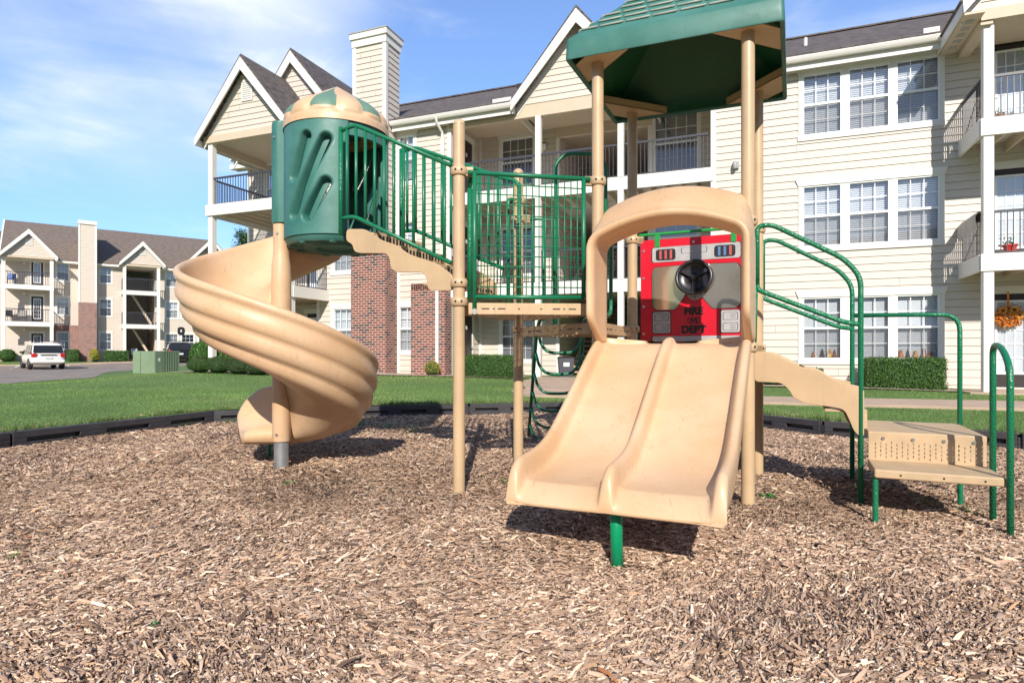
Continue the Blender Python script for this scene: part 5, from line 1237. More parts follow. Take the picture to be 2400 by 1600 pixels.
siding(m, G2(1.0), 3.49, 4.62, 5.3, 11.75); siding(m, lambda a, z, o: B2(3.49 - o, a, z), -2, 1.0, 5.3, 11.75); siding(m, lambda a, z, o: B2(4.62 + o, a, z), -2, 1.0, 5.3, 11.75)
c2 = obj('chimney', m, 'siding2', far, recalc=False); m = MB(); m.box(3.40, 4.71, -2, 1.1, 11.75, 12.05, B2); m.box(3.42, 3.55, .9, 1.04, 5.3, 11.75, B2); m.box(4.56, 4.69, .9, 1.04, 5.3, 11.75, B2); obj('chimney_trim', m, 'trim', c2)
bx(c2, 'brick_base', B2, 3.44, 4.67, -.2, 1.06, .4, 5.32, 'brick2')
m = MB(); m.box(1.78, 3.44, .03, .12, 2.95, 3.45, B2); m.box(2.86, 3.44, .03, .12, .4, 2.95, B2); m.box(1.78, 1.95, .03, .12, .4, 2.95, B2); m.box(1.95, 2.86, .03, .12, .4, 1.40, B2); obj('brick_base', m, 'brick2', far)
def post2(u, v, z0, z1): m = MB(); m.box(u - .12, u + .12, v - .12, v + .12, z0, z1, B2); obj('porch_post', m, 'trim', far)
for z in (H2_, H3):
    m = MB(); m.box(-1.4, 1.75, 0, 1.5, z - .1, z - .03, B2); m.box(-1.45, 1.82, 1.5, 1.58, z - .36, z, B2); m.box(1.74, 1.82, 0, 1.5, z - .36, z, B2); b = obj('balcony', m, 'trim', far)
    railing(b, lambda a, zz, o: B2(a, 1.45 + o, zz), -1.2, 1.6, z, z + 1.0, .14, thick=.014); railing(b, lambda a, zz, o: B2(1.72 + o, a, zz), .05, 1.4, z, z + 1.0, .14, thick=.014)
    m = MB(); m.box(6.5, 9.2, -2.5, 1.2, z - .1, z - .03, B2); m.box(6.45, 9.27, 1.2, 1.28, z - .36, z, B2); m.box(6.44, 6.52, 0, 1.2, z - .36, z, B2); b = obj('balcony', m, 'trim', far)
    railing(b, lambda a, zz, o: B2(a, 1.15 + o, zz), 6.75, 9.05, z, z + 1.05, .13, thick=.016); railing(b, lambda a, zz, o: B2(6.52 + o, a, zz), .02, 1.1, z, z + 1.05, .13, thick=.03)
for u, v in ((-1.3, 1.45), (1.68, 1.45), (6.62, 1.15), (9.14, 1.15)):
    for z0, z1 in ((.4, H2_ - .36), (H2_, H3 - .36), (H3, 8.65)): post2(u, v, z0, z1)
m = MB(); m.box(-1.45, 1.8, .0, 1.7, 8.55, 8.68, B2); m.box(6.45, 9.3, -2.5, 1.3, 8.55, 8.70, B2); obj('porch_ceiling', m, 'soffit', far)
m = MB()
for u, s in ((6.75, 1), (9.0, -1)): siding(m, lambda a, z, o: B2(u + s * o, a, z), -7, 0, .5, 8.55)
siding(m, G2(-7), 6.75, 9.0, .5, 8.55); obj('breezeway_wall', m, 'siding2', far, recalc=False)
wall_obj('patio_wall', far, G2(1.55), -4.5, 1.7, .4, 1.75, (), 'siding2')
for z, Hh in ((H1, H2_ - H1), (H2_, H3 - H2_)):
    m = MB()
    for i in range(14): m.box(7.3 + i * .0, 8.3, -.4 - i * .24, -.4 - i * .24 + .25, z + Hh * (14 - i) / 14 - .06, z + Hh * (14 - i) / 14, lambda u, v, zz: B2(u - (v + .4) * -.0, v - 1.0, zz))
    m2 = MB()
    for i in range(13): m2.box(7.25 + i * .115, 7.25 + i * .115 + .13, -1.6, -.6, z + Hh * (13 - i) / 13 - .06, z + Hh * (13 - i) / 13, B2)
    st = obj('staircase', m2, 'concrete', far); m3 = MB(); m3.hexa([B2(u, v_, zz) for v_ in (-.6, -.54) for u, zz in ((7.2, z + Hh - .2), (8.8, z - .1), (8.8, z + .25), (7.2, z + Hh + .15))]); obj('stringer', m3, 'soffit', st)
bx(far, 'floor_slab', B2, 6.4, 9.3, -7, 1.4, .3, .62, 'concrete'); bx(far, 'floor_slab', B2, -4.5, 1.8, 0, 1.6, .3, .62, 'concrete')
m = MB(); c = Vector(B2(11.05, .03, 3.15)); vd = Vector((V2[0], V2[1], 0)); m.prism(roundrect(-.30, -.36, .30, .36, .12) if False else [(-.28, -.22), (-.16, -.36), (.16, -.36), (.28, -.22), (.28, .22), (.16, .36), (-.16, .36), (-.28, .22)], lambda a, b: B2(11.05 + a, .03, 3.15 + b), lambda a, b: B2(11.05 + a, .07, 3.15 + b)); sg = obj('number_sign', m, 'panel_black', far)
text_mesh('numeral', '8', .31, B2(11.05, .075, 3.15), 'white', sg, (U2[0], U2[1], 0), ext=.004, bold=.006)
for z in (3.0, 5.9, 8.3): m = MB(); m.lathe([(0, .1), (.09, .06), (.09, -.04), (0, -.1)], B2(-.1, .12, z), 12); obj('wall_light', m, 'vinyl', far, smooth=True)
# building behind the photographer (reflected in glass)
back = thing('apartment_building', 'cream three-storey apartment building behind the photographer, seen only mirrored in windows', 'building', B3(0, 0, 0))
G3 = lambda v: (lambda a, z, o: B3(a, v + o, z))
hh = [(a, a + 1.8, z0, z0 + 1.5) for a in range(-18, 18, 4) for z0 in (.9, 3.8, 6.7)]
wall_obj('siding_wall', back, G3(0), -22, 22, 0, 8.5, hh)
for h in hh: m = MB(); m.quad(G3(-.06)(h[0], h[2], 0), G3(-.06)(h[1], h[2], 0), G3(-.06)(h[1], h[3], 0), G3(-.06)(h[0], h[3], 0)); obj('window', m, 'car_glass', back)
m = MB(); m.hexa([B3(-22.4, .5, 8.5), B3(22.4, .5, 8.5), B3(22.4, -6, 11.7), B3(-22.4, -6, 11.7), B3(-22.4, .5, 8.62), B3(22.4, .5, 8.62), B3(22.4, -6, 11.82), B3(-22.4, -6, 11.82)]); obj('roof', m, 'roof1', back)
grass()
# ================================================================ BORDER TIMBERS
def timber(a, b, label, top=.185):
    a, b = Vector(a), Vector(b); L = (b - a).length; d = (b - a).normalized(); n = Vector((d.y, -d.x))
    if n.dot(Vector((.5, 4)) - a) < 0: n = -n      # n points into the play area
    W = lambda s, o, z: (a.x + d.x * s + n.x * o, a.y + d.y * s + n.y * o, z)
    za, zb_ = top, top; th = .05
    o = thing('border_timber', label, 'border timber', W(L / 2, 0, 0), 'black plastic border timbers round the play area')
    # face plate with three recessed slots: built as strips around the openings
    m = MB(); nsl = 3 if L > 1.6 else 2; gap = L / nsl; zl, zh = .055, .105; e = .02
    m.box(e, L - e, -th, th, zh, top, W); m.box(e, L - e, -th, th, -.08, zl, W)
    x = e
    for k in range(nsl):
        c0, c1 = gap * k + gap * .18, gap * (k + 1) - gap * .18; m.box(x, c0, -th, th, zl, zh, W); x = c1
    m.box(x, L - e, -th, th, zl, zh, W); m.box(e, L - e, -th, -.01, zl + .001, zh - .001, W)
    m.box(L - e, L + .05, -.02, .025, .02, top - .05, W)
    obj('beam', m, 'border_plastic', o, bevel=.008)
    m = MB()
    for s in (.06, L - .06): m.lathe([(.0, .012), (.018, .010), (.02, 0)], W(s, 0, top), 10)
    obj('spike_cap', m, 'border_plastic', o, smooth=True)
    return o
places = {3: 'at the left edge of the photo', 4: 'long one left of the spiral slide', 5: 'just behind the spiral slide exit', 6: 'right of the spiral slide, under the mesh barrier shadow', 7: 'behind the loop ladder', 8: 'behind the front slide', 9: 'behind the shelter posts', 10: 'right of the front slide behind the stair stringer', 11: 'behind the transfer platform at the right edge'}
RW_ = RING
places[12] = 'just past the right edge of the photo'
for i in range(3, 13):
    a, b = Vector(RING[i]), Vector(RING[i + 1]); L = (b - a).length; n = max(1, round(L / 2.2)) if i not in (3, 4, 8, 9) else (2 if L > 2.9 else 1)
    for k in range(n):
        p, q = a.lerp(b, k / n), a.lerp(b, (k + 1) / n)
        timber(p, q, 'black slotted plastic border timber, %s%s' % (places.get(i, 'in the stretch outside the frame to the side'), (', nearer half' if k == 0 else ', farther half') if n > 1 else ''), .185)
# ================================================================ PLANTS
def leaves(C, Nn, size, cols, jit=.6):
    N = len(C); r = RNG.normal(0, 1, (N, 3)); n = Nn + r * jit; n /= np.linalg.norm(n, axis=1)[:, None]
    t1 = np.cross(n, RNG.normal(0, 1, (N, 3))); t1 /= np.linalg.norm(t1, axis=1)[:, None]; t2 = np.cross(n, t1)
    s = size * RNG.uniform(.6, 1.3, N)[:, None]
    V = np.stack([C - t1 * s, C - t2 * s * .45 + n * s * .1, C + t1 * s, C + t2 * s * .45 + n * s * .1], 1)
    return V.reshape(-1, 3), np.repeat(cols, 4, axis=0)
def shrub(name, label, cat, c, dims, kind_='ball', n=2600, size=.02, col=(.035, .10, .018), group=None, col2=None, rough=.10, basis=None):
    """c: base centre; dims (dx,dy,dz)"""
    o = thing(name, label, cat, c, group)
    dx, dy, dz = dims
    ca, sa = (basis or (1, 0))
    if kind_ == 'ball':
        d = RNG.normal(0, 1, (n, 3)); d /= np.linalg.norm(d, axis=1)[:, None]; d[:, 2] = np.where(d[:, 2] < -.55, -d[:, 2], d[:, 2])
        rr = 1 - np.abs(RNG.normal(0, rough, n)); tw = RNG.random(n) < .035; rr[tw] = 1 + RNG.uniform(0, .10, tw.sum()); lump = np.array([1 + .10 * noise.noise(Vector(q) * 2.6 + Vector(c)) + .05 * noise.noise(Vector(q) * 7) for q in d]); rr *= lump
        P = d * rr[:, None] * np.array([dx / 2, dy / 2, dz * .56]) + np.array([0, 0, dz * .48]); Nn = d
    else:
        f = RNG.integers(0, 5, n); w = np.array([dx * dz, dx * dz, dy * dz, dy * dz, dx * dy]); f = RNG.choice(5, n, p=w / w.sum())
        P = RNG.uniform(-.5, .5, (n, 3)) * np.array([dx, dy, dz]) + np.array([0, 0, dz / 2]); Nn = np.zeros((n, 3)); dep = RNG.normal(.012, .026, n)
        for i, (ax, s) in enumerate(((1, -1), (1, 1), (0, -1), (0, 1), (2, 1))):
            k = f == i; Nn[k, ax] = s; lim = (dx, dy)[ax] / 2 if ax < 2 else dz
            P[k, ax] = (s * lim - s * dep[k]) if ax < 2 else lim - dep[k]
        P += np.array([[.024 * noise.noise(Vector(q) * 4 + Vector((k, 3, 1))) for k in range(3)] for q in P]) * 1.6
    cols = np.array(col) * RNG.uniform(.55, 1.5, (n, 1)); 
    if col2 is not None: k = RNG.random(n) < .42; cols[k] = np.array(col2) * RNG.uniform(.7, 1.25, (k.sum(), 1))
    V, C = leaves(P, Nn, size, cols)
    V = np.stack([V[:, 0] * ca - V[:, 1] * sa, V[:, 0] * sa + V[:, 1] * ca, V[:, 2]], 1) + np.array(c)
    fo = tint_tris('foliage', V, C, 'leaf', 4); fo.parent = o; fo.matrix_parent_inverse = Matrix.Translation(-Vector(c))
    m = MB(); R_ = lambda x, y, z: (c[0] + x * ca - y * sa, c[1] + x * sa + y * ca, c[2] + z)
    if kind_ == 'ball':
        m.lathe([(.01, 0)] + [(.5 * .90 * math.sin(R(a)), dz * .48 - dz * .50 * math.cos(R(a))) for a in range(20, 170, 15)] + [(.01, dz * .97)], (0, 0, 0), 14); m.v = [R_(x * dx, y * dy, z) for x, y, z in m.v]
    else: m.box(-dx / 2 + .045, dx / 2 - .045, -dy / 2 + .045, dy / 2 - .045, 0, dz - .05, R_)
    obj('stems', m, 'leafcore', o, smooth=True)
    return o
bas = (U1[0] * -1, U1[1] * -1)        # hedges run along the main facade
def onB(B, u, v): x, y, _ = B(u, v, 0); return (x, y, T(x, y) + .02)
GR = (.075, .165, .028)
c = onB(B1, (ux(2028, .7) + ux(2210, .7)) / 2, .70); W_ = abs(ux(2028, .7) - ux(2210, .7)); hd2 = shrub('hedge', 'clipped green box hedge under the right triple windows', 'hedge', c, (W_, .62, .70), 'box', 15000, .020, GR, basis=bas)
c = onB(B1, (ux(1088, .9) + ux(1215, .9)) / 2, .85); W_ = abs(ux(1088, .9) - ux(1215, .9)); shrub('hedge', 'clipped green box hedge behind the tan posts, right of the brick', 'hedge', c, (W_, .62, .62), 'box', 12000, .020, GR, basis=bas)
c = onB(B1, ux(1893, .5), .5); shrub('hedge', 'low clipped hedge piece just above the tan stair stringer', 'hedge', c, (.62, .45, .42), 'box', 3000, .020, GR, basis=bas)
c = onB(B1, ux(1815, .5), .45); shrub('shrub', 'low dark shrub behind the front slide post', 'shrub', c, (.8, .45, .22), 'ball', 1800, .02, (.03, .07, .015))
for px, lab in ((470, 'round clipped shrub nearest the white porch post, leftmost of the row'), (514, 'round clipped shrub, second from left in the row by the spiral slide'), (562, 'round clipped shrub, third in the row, touching the slide edge'), (607, 'round clipped shrub mostly hidden behind the spiral slide, last of the row')):
    c = onB(B1, ux(px, 2.7), 2.7); shrub('shrub', lab, 'shrub', c, (.86, .72, .50), 'ball', 5200, .017, (.060, .115, .024), group='clipped shrubs along the left porch', col2=(.06, .075, .03) if px > 540 else None)
c = onB(B1, ux(495, 2.9) - .1, .9); 
shrub('shrub', 'tall leafy green shrub behind the white porch post', 'shrub', onB(B1, ux(478, 1.2), 1.1), (1.15, .9, 1.05), 'ball', 7000, .034, (.075, .19, .03))
shrub('shrub', 'tall leafy green shrub right of the white porch post', 'shrub', onB(B1, ux(520, 1.2), 1.1), (.95, .9, 1.0), 'ball', 7000, .034, (.075, .19, .03))
c = onB(B1, ux(1013, .8), .8); shrub('shrub', 'small yellow-green shrub against the brick wall beside the downspout', 'shrub', c, (.50, .45, .42), 'ball', 1500, .026, (.30, .34, .05), col2=(.42, .30, .04), rough=.22)
for u, w_, lab, k_, cl in ((-1.05, 1.15, 'round shrub at the far left below the distant patio wall', 'ball', GR), (.35, 1.05, 'round shrub just left of the white car', 'ball', GR), (3.05, .75, 'small square hedge right of the white car', 'box', GR), (6.05, 1.7, 'low hedge with brown patches before the distant stair porch', 'box', GR)):
    c = onB(B2, u, 2.1 if u < 1 else 1.5); shrub('shrub', lab, 'shrub', c, (w_, .8, .9), k_, 2200, .05, cl, basis=(U2[0], U2[1]))
c = onB(B2, 4.5, 1.9); shrub('shrub', 'bright yellow shrub at the foot of the distant brick chimney', 'shrub', c, (.75, .7, 1.0), 'ball', 1500, .05, (.50, .42, .03), rough=.2)
# small tree behind the left porch
tr_ = thing('tree', 'green leafy tree top showing between the left porch and the spiral slide', 'tree', (-14.3, 34.5, .4))
m = MB(); m.tube([(-14.3, 34.5, .2), (-14.25, 34.5, 2.5), (-14.1, 34.6, 4.4), (-14.2, 34.5, 6.6)], .15, 10, radii=[.2, .15, .11, .04])
for dx_, dy_, dz_ in ((-1, .2, 1.5), (1, .3, 1.6), (.2, -.9, 1.3), (-.5, .8, 1.8)): m.tube([(-14.15, 34.55, 3.8), (-14.15 + dx_ * .6, 34.55 + dy_ * .6, 3.8 + dz_ * .7), (-14.15 + dx_, 34.55 + dy_, 3.8 + dz_ * 1.4)], .05, 8, radii=[.07, .05, .02])
obj('trunk', m, 'bark', tr_, smooth=True)
P = []
for _ in range(46):
    q = RNG.normal(0, 1, 3); q /= np.linalg.norm(q); c_ = np.array((-14.35, 34.55, 6.6)) + q * np.array((1.25, 1.2, 1.6)) * RNG.uniform(.3, 1) ** .6; P.append(c_ + RNG.normal(0, .17, (240, 3)))
P = np.concatenate(P); V, C = leaves(P, np.tile([0, -.3, .6], (len(P), 1)), .06, np.array((.045, .11, .02)) * RNG.uniform(.5, 1.5, (len(P), 1)), 1.2); fo = tint_tris('crown', V, C, 'leaf', 4); fo.parent = tr_; fo.matrix_parent_inverse = Matrix.Translation(-Vector(tr_.location))
# weeds in the chips
def weed(px, py, kind_, label, s=1.0):
    D = EYE * FL / (py - HZ); x = (px - 1200) / FL * D; n = 26 if kind_ == 'tuft' else 40
    o_n = 'weed'; a = RNG.uniform(0, 6.28, n); r = RNG.uniform(.0, .05, n) * s
    if kind_ == 'tuft':
        V = []; 
        for i in range(n):
            L = RNG.uniform(.05, .12) * s; dx_, dy_ = math.cos(a[i]), math.sin(a[i]); b = (x + dx_ * r[i], D + dy_ * r[i], .0); t_ = (b[0] + dx_ * L * .8, b[1] + dy_ * L * .8, .01 + L * .6); w = .003 * s
            V += [(b[0] - dy_ * w, b[1] + dx_ * w, b[2]), (b[0] + dy_ * w, b[1] - dx_ * w, b[2]), t_]
        V = np.array(V); C = np.repeat(np.array((.07, .19, .03)) * RNG.uniform(.7, 1.3, (n, 1)), 3, axis=0); o = tint_tris(o_n, V, C, 'grass')
    else:
        Cc = np.stack([x + np.cos(a) * RNG.uniform(0, .09, n) * s, D + np.sin(a) * RNG.uniform(0, .07, n) * s, RNG.uniform(.012, .035, n)], 1)
        V, C = leaves(Cc, np.tile([0, -.3, 1.], (n, 1)), .020 * s, np.array((.05, .19, .035)) * RNG.uniform(.7, 1.3, (n, 1)), .3); o = tint_tris(o_n, V, C, 'leaf', 4)
    tag(o, label, 'weed', 'weeds growing through the wood chips')
weed(1802, 1168, 'leafy', 'leafy green weed beside the foot of the right front post', .9)
weed(2178, 1188, 'tuft', 'largest grass tuft under the transfer platform', 1.3); weed(2272, 1210, 'tuft', 'small grass tuft right of the largest, near the looped rail')
weed(1896, 1140, 'tuft', 'thin grass tuft left of the green stair post'); weed(1948, 1146, 'tuft', 'thin grass tuft just left of the green stair post foot', .8)
weed(676, 1138, 'leafy', 'flat leafy weed below the galvanised pole', .8); weed(1190, 1135, 'tuft', 'small weed at the left foot of the double slide', .9)
weed(363, 1478, 'leafy', 'tiny green sprout in the foreground chips', .35); weed(30, 1310, 'tuft', 'faint green sprigs at the left edge of the chips', .6)
for px, py, lab in ((840, 1000, 'left'), (900, 1003, 'middle'), (970, 1016, 'right')): weed(px, py, 'tuft', 'patch of short grass in the shade right of the spiral slide, the %s one' % lab, 2.2)
for i, (px, py) in enumerate(((140, 1035), (250, 1022), (430, 1000), (540, 992))): weed(px, py, 'tuft', 'grass tuft at the foot of the border timber, %s from the left' % ('first', 'second', 'third', 'fourth')[i], 1.5)
# ================================================================ TRANSFORMER CABINET
cx, cy = -15.57, 27.0; cz = T(cx, cy) - .04
ang = R(-15); TB = lambda x, y, z: (cx + x * math.cos(ang) - y * math.sin(ang), cy + x * math.sin(ang) + y * math.cos(ang), cz + z)
tb = thing('utility_cabinet', 'pale green steel transformer cabinet with louvred end on the lawn', 'utility cabinet', (cx, cy, cz))
m = MB(); m.box(-1.22, -.06, .0, 1.38, 0, 1.03, TB); m.box(-.062, -.02, .0, .40, 0, 1.03, TB); obj('cabinet_body', m, 'box_green', tb, bevel=.03)
m = MB(); m.box(-.02, .0, .0, .40, 0, 1.03, TB); m.box(-.02, .0, .40, 1.38, .96, 1.04, TB); obj('end_frame', m, 'box_green', tb)
m = MB(); m.box(-.055, -.03, .40, 1.36, .03, .97, TB); obj('radiator_housing', m, 'box_dark', tb)
for k in range(10): bx_m = MB(); bx_m.box(-.03, .004, .43 + k * .097, .472 + k * .097, .03, .95, TB); obj('fin', bx_m, 'box_green', tb)
m = MB(); m.box(.001, .006, .16, .27, .58, .72, TB); obj('notice', m, 'white', tb)
m = MB(); m.box(-.80, -.785, -.006, .0, .02, .98, TB); obj('door_seam', m, 'box_dark', tb)
# ================================================================ CARS
def car(o, X0, Y0, Z0, heading, paint, L=4.75, Wd=1.87, Hh=1.74, lamps='side', rack=True, tire=.36, plate_low=False):
    ca, sa = math.cos(heading), math.sin(heading)       # heading: direction the car faces
    def P(x, y, z): return (X0 + x * ca - y * sa, Y0 + x * sa + y * ca, Z0 + z)   # x forward, y left
    h = Wd / 2
    # body lofted along its length: stations of half sections
    st = [(-.02, .62, .46, .82), (.05, .80, .30, .93), (.30, .90, .26, .98), (1.0, .93, .25, 1.0), (2.4, .935, .25, 1.0), (3.4, .93, .25, 1.0), (3.9, .91, .26, .99), (4.45, .86, .30, .90), (4.72, .70, .38, .72)]
    rings = []
    for x, w, zb, zt in st:
        w = w * h / .935; ring = [(-w * .86, zb), (-w, zb + .16), (-w * 1.0, zb + .36), (-w * .985, zt - .10), (-w * .93, zt), (0, zt + .03), (w * .93, zt), (w * .985, zt - .10), (w, zb + .36), (w, zb + .16), (w * .86, zb)]
        rings.append([P(x * L / 4.75, y, z) for y, z in ring])
    body = obj('body', MB().loft(rings), paint, o, smooth=True, subs=1)
    k = L / 4.75; rings = []
    for x, z, w in ((.10, .95, .88), (.20, 1.2, .85), (.42, Hh - .10, .77), (.62, Hh - .03, .74), (1.6, Hh, .74), (2.3, Hh - .02, .73), (2.75, Hh - .14, .72), (3.35, 1.12, .80), (3.55, .98, .84)):
        w = w * h / .935; rings.append([P(x * k, -w * 1.06, .96 if z > 1 else z - .03), P(x * k, -w, z - .06), P(x * k, -w * .93, z), P(x * k, 0, z + .02), P(x * k, w * .93, z), P(x * k, w, z - .06), P(x * k, w * 1.06, .96 if z > 1 else z - .03)])
    obj('cabin', MB().loft(rings), paint, o, smooth=True, subs=1)
    q = MB(); q.hexa([P(x, y, z) for x, z0, z1 in ((.02, 0, 0),) for x, z in ((.155, 1.08), (.335, Hh - .22)) for y in (h * .72, -h * .72)] + [P(x, y, z) for x, z in ((.30, 1.08), (.42, Hh - .22)) for y in (h * .72, -h * .72)]) if False else None
    q = MB(); y0, y1 = h * .84, h * .77; q.v = [P(.085 * k, y0, 1.06), P(.085 * k, -y0, 1.06), P(.335 * k, -y1, Hh - .20), P(.335 * k, y1, Hh - .20), P(.17 * k, y0, 1.06), P(.17 * k, -y0, 1.06), P(.42 * k, -y1, Hh - .20), P(.42 * k, y1, Hh - .20)]
    q.f = [(0, 1, 2, 3), (7, 6, 5, 4), (0, 4, 5, 1), (1, 5, 6, 2), (2, 6, 7, 3), (3, 7, 4, 0)]; obj('rear_window', q, 'car_glass', o, bevel=.02)
    for s in (-1, 1):
        for a, b in ((.62, 1.35), (1.45, 2.15), (2.24, 2.95)):
            q = MB(); b2 = b - (.22 if a > 2 else 0); q.hexa([P(x * k, s * y, z) for y_ in (0, 1) for x, y, z in ((a - .05, h * .925 - y_ * .04, 1.06), (b, h * .925 - y_ * .04, 1.06), (b2, h * .815 - y_ * .04, Hh - .17), (a, h * .815 - y_ * .04, Hh - .17))]); obj('side_window', q, 'car_glass', o, bevel=.012)
        q = MB(); q.hexa([P(x, s * y, z) for x in (2.9 * k, 3.05 * k) for y, z in ((h * .96, 1.02), (h * 1.18, 1.04), (h * 1.18, 1.17), (h * .96, 1.15))]); obj('wing_mirror', q, 'panel_black', o, bevel=.03)
        q = MB(); q.hexa([P(x, s * y, z) for z in (.80, 1.02) for x, y in ((-.035 + .0, h * .66), (-.02, h * .90), (.16, h * .955), (.16, h * .66))]); obj('tail_lamp', q, 'red_lamp', o, bevel=.02)
        for xw in (.92 * k, 3.78 * k):
            c0 = Vector(P(xw, s * (h - .22), tire)); ax = Vector((-sa, ca, 0)) * s
            T_ = lambda v, c0=c0, ax=ax: c0 + ax * v.z + Vector((ca, sa, 0)) * v.x + Vector((0, 0, 1)) * v.y
            q = MB(); q.lathe([(tire * .55, 0), (tire * .93, 0), (tire, .03), (tire, .19), (tire * .93, .225), (tire * .62, .225), (tire * .58, .20)], (0, 0, 0), 28, T=T_); wh = obj('wheel', q, 'tyre', o, smooth=True, angle=50)
            q = MB(); q.lathe([(.0, .205), (tire * .2, .21), (tire * .50, .185), (tire * .60, .21), (tire * .60, .17)], (0, 0, 0), 24, T=T_); obj('rim', q, 'rim', wh, smooth=True)
    q = MB(); q.hexa([P(x, y, z) for z in (.42, .62) for x, y in ((-.09, h * .88), (-.09, -h * .88), (.18, -h * .97), (.18, h * .97))]); obj('bumper', q, paint if not plate_low else 'panel_black', o, bevel=.05)
    q = MB(); q.hexa([P(x, y, z) for z in (.66, .80) for x, y in ((-.055, .19), (-.055, -.19), (.0, -.19), (.0, .19))]); obj('number_plate', q, 'plate', o)
    q = MB(); q.hexa([P(x, y, z) for z in (.90, .955) for x, y in ((-.045, .42), (-.045, -.42), (.02, -.42), (.02, .42))]); obj('tailgate_handle', q, 'panel_black', o, bevel=.01)
    if rack:
        q = MB()
        for s in (-1, 1): q.tube([P(.7 * k, s * h * .62, Hh), P(.8 * k, s * h * .62, Hh + .08), P(2.1 * k, s * h * .62, Hh + .07), P(2.25 * k, s * h * .62, Hh - .01)], .02, 8)
        for x in (1.0, 1.9): q.tube([P(x * k, -h * .62, Hh + .07), P(x * k, h * .62, Hh + .07)], .016, 8)
        obj('roof_rack', q, 'panel_black', o, smooth=True)
    return o
hx, hy = -29.5, 39.4; hd_ = math.atan2(.70, -.71)
wc_ = thing('parked_suv', 'white boxy parked SUV seen from behind at the left', 'car', (hx, hy, T(hx, hy))); car(wc_, hx, hy, T(hx, hy) + .02, hd_, 'car_white')
bx_, by_ = -25.75, 49.2; bc_ = thing('parked_suv', 'black parked SUV half hidden behind the green utility cabinet', 'car', (bx_, by_, T(bx_, by_))); car(bc_, bx_ - .6, by_, T(bx_, by_) + .02, R(150) * 0 + math.atan2(.80, -.50), 'car_black', Hh=1.70, rack=True)
# ================================================================ SMALL THINGS
# wheeled bin in the breezeway
p = Vector(B1(9.95, -.55, .30)); m = MB()
bn = thing('waste_bin', 'dark grey waste bin beside the breezeway wall, seen through the ladder', 'bin', tuple(p)); RBn = lambda x, y, z: (p.x + x, p.y + y, p.z + z)
m.hexa([RBn(x, y, z) for z, w in ((0, .19), (.62, .24)) for x, y in ((-w, -w), (w, -w), (w, w), (-w, w))]); obj('tub', m, 'bin', bn, bevel=.02)
m = MB(); m.hexa([RBn(x, y, z) for z, w in ((.62, .26), (.68, .22)) for x, y in ((-w, -w), (w, -w), (w, w), (-w, w))]); obj('lid', m, 'panel_black', bn, bevel=.015)
m = MB(); m.box(-.09, .09, -.245, -.235, .38, .50, RBn); obj('sticker', m, 'white', bn)
# wreath on the ground floor door
wq = Vector(B1(ux(2362, .1) , .12, 1.92)); wt = thing('wreath', 'orange autumn sunflower wreath on the ground floor door at the right', 'wreath', tuple(wq))
ud = Vector((U1[0], U1[1], 0)); vd = Vector((V1[0], V1[1], 0)); N = 900
a = RNG.uniform(0, 2 * math.pi, N); rr = .17 + RNG.normal(0, .045, N); P = np.array([list(wq + ud * (r_ * math.cos(t_)) * 1.15 + Vector((0, 0, 1)) * r_ * math.sin(t_) + vd * abs(RNG.normal(0, .03))) for r_, t_ in zip(rr, a)])
pal = np.array([(.75, .20, .02), (.80, .38, .05), (.55, .12, .02), (.70, .30, .08), (.15, .13, .04)]); V, C = leaves(P, np.tile(list(vd), (N, 1)), .042, pal[RNG.choice(5, N, p=[.35, .3, .15, .12, .08])] * RNG.uniform(.7, 1.2, (N, 1)), .7)
fo = tint_tris('petals', V, C, 'leaf', 4); fo.parent = wt; fo.matrix_parent_inverse = Matrix.Translation(-wq)
for du, dz_ in ((-.10, .16), (.12, .14), (-.20, .02)):
    m = MB(); c_ = wq + ud * du + Vector((0, 0, dz_)) + vd * .05
    for k_ in range(14): t_ = k_ / 14 * 6.283; e_ = ud * math.cos(t_) + Vector((0, 0, 1)) * math.sin(t_); s_ = ud * -math.sin(t_) + Vector((0, 0, 1)) * math.cos(t_); m.quad(c_ + e_ * .03 - s_ * .012, c_ + e_ * .03 + s_ * .012, c_ + e_ * .085 + s_ * .008 + vd * .02, c_ + e_ * .085 - s_ * .008 + vd * .02)
    fl_ = obj('sunflower', m, 'orange2', wt); m = MB(); m.disc(c_, vd, .034, .02, 14); obj('seed_head', m, 'brown', fl_, smooth=True)
m = MB(); m.hexa([wq + ud * a_ + vd * b_ + Vector((0, 0, z_)) for z_ in (.2, .58) for a_, b_ in ((-.02, 0), (.02, 0), (.02, .004), (-.02, .004))]); obj('ribbon', m, 'orange', wt)
# cloth over the second floor side rail
m = MB(); nu, nv = 14, 12
for j in range(nv + 1):
    for i in range(nu + 1):
        s = i / nu; t_ = j / nv; v_ = .12 + s * 1.22; f = (t_ - .35); z = F2 + .975 - (abs(f) * .58 if f > 0 else abs(f) * .5) - .05 * math.sin(s * 9) * abs(f) - .10 * (1 - s) * max(0, f); out = .05 + .07 * (1 if f > 0 else -1) * min(1, abs(f) * 6) + .025 * math.sin(s * 14 + t_ * 3) * abs(f) * 2
        if abs(f) < .05: z = F2 + .985
        m.v.append(B1(-.06 + out, v_, z))
for j in range(nv):
    for i in range(nu): k_ = j * (nu + 1) + i; m.f.append((k_, k_ + 1, k_ + nu + 2, k_ + nu + 1))
tag(obj('draped_cloth', m, 'cloth', smooth=True), 'crumpled beige cloth draped over the second floor balcony side rail', 'cloth')
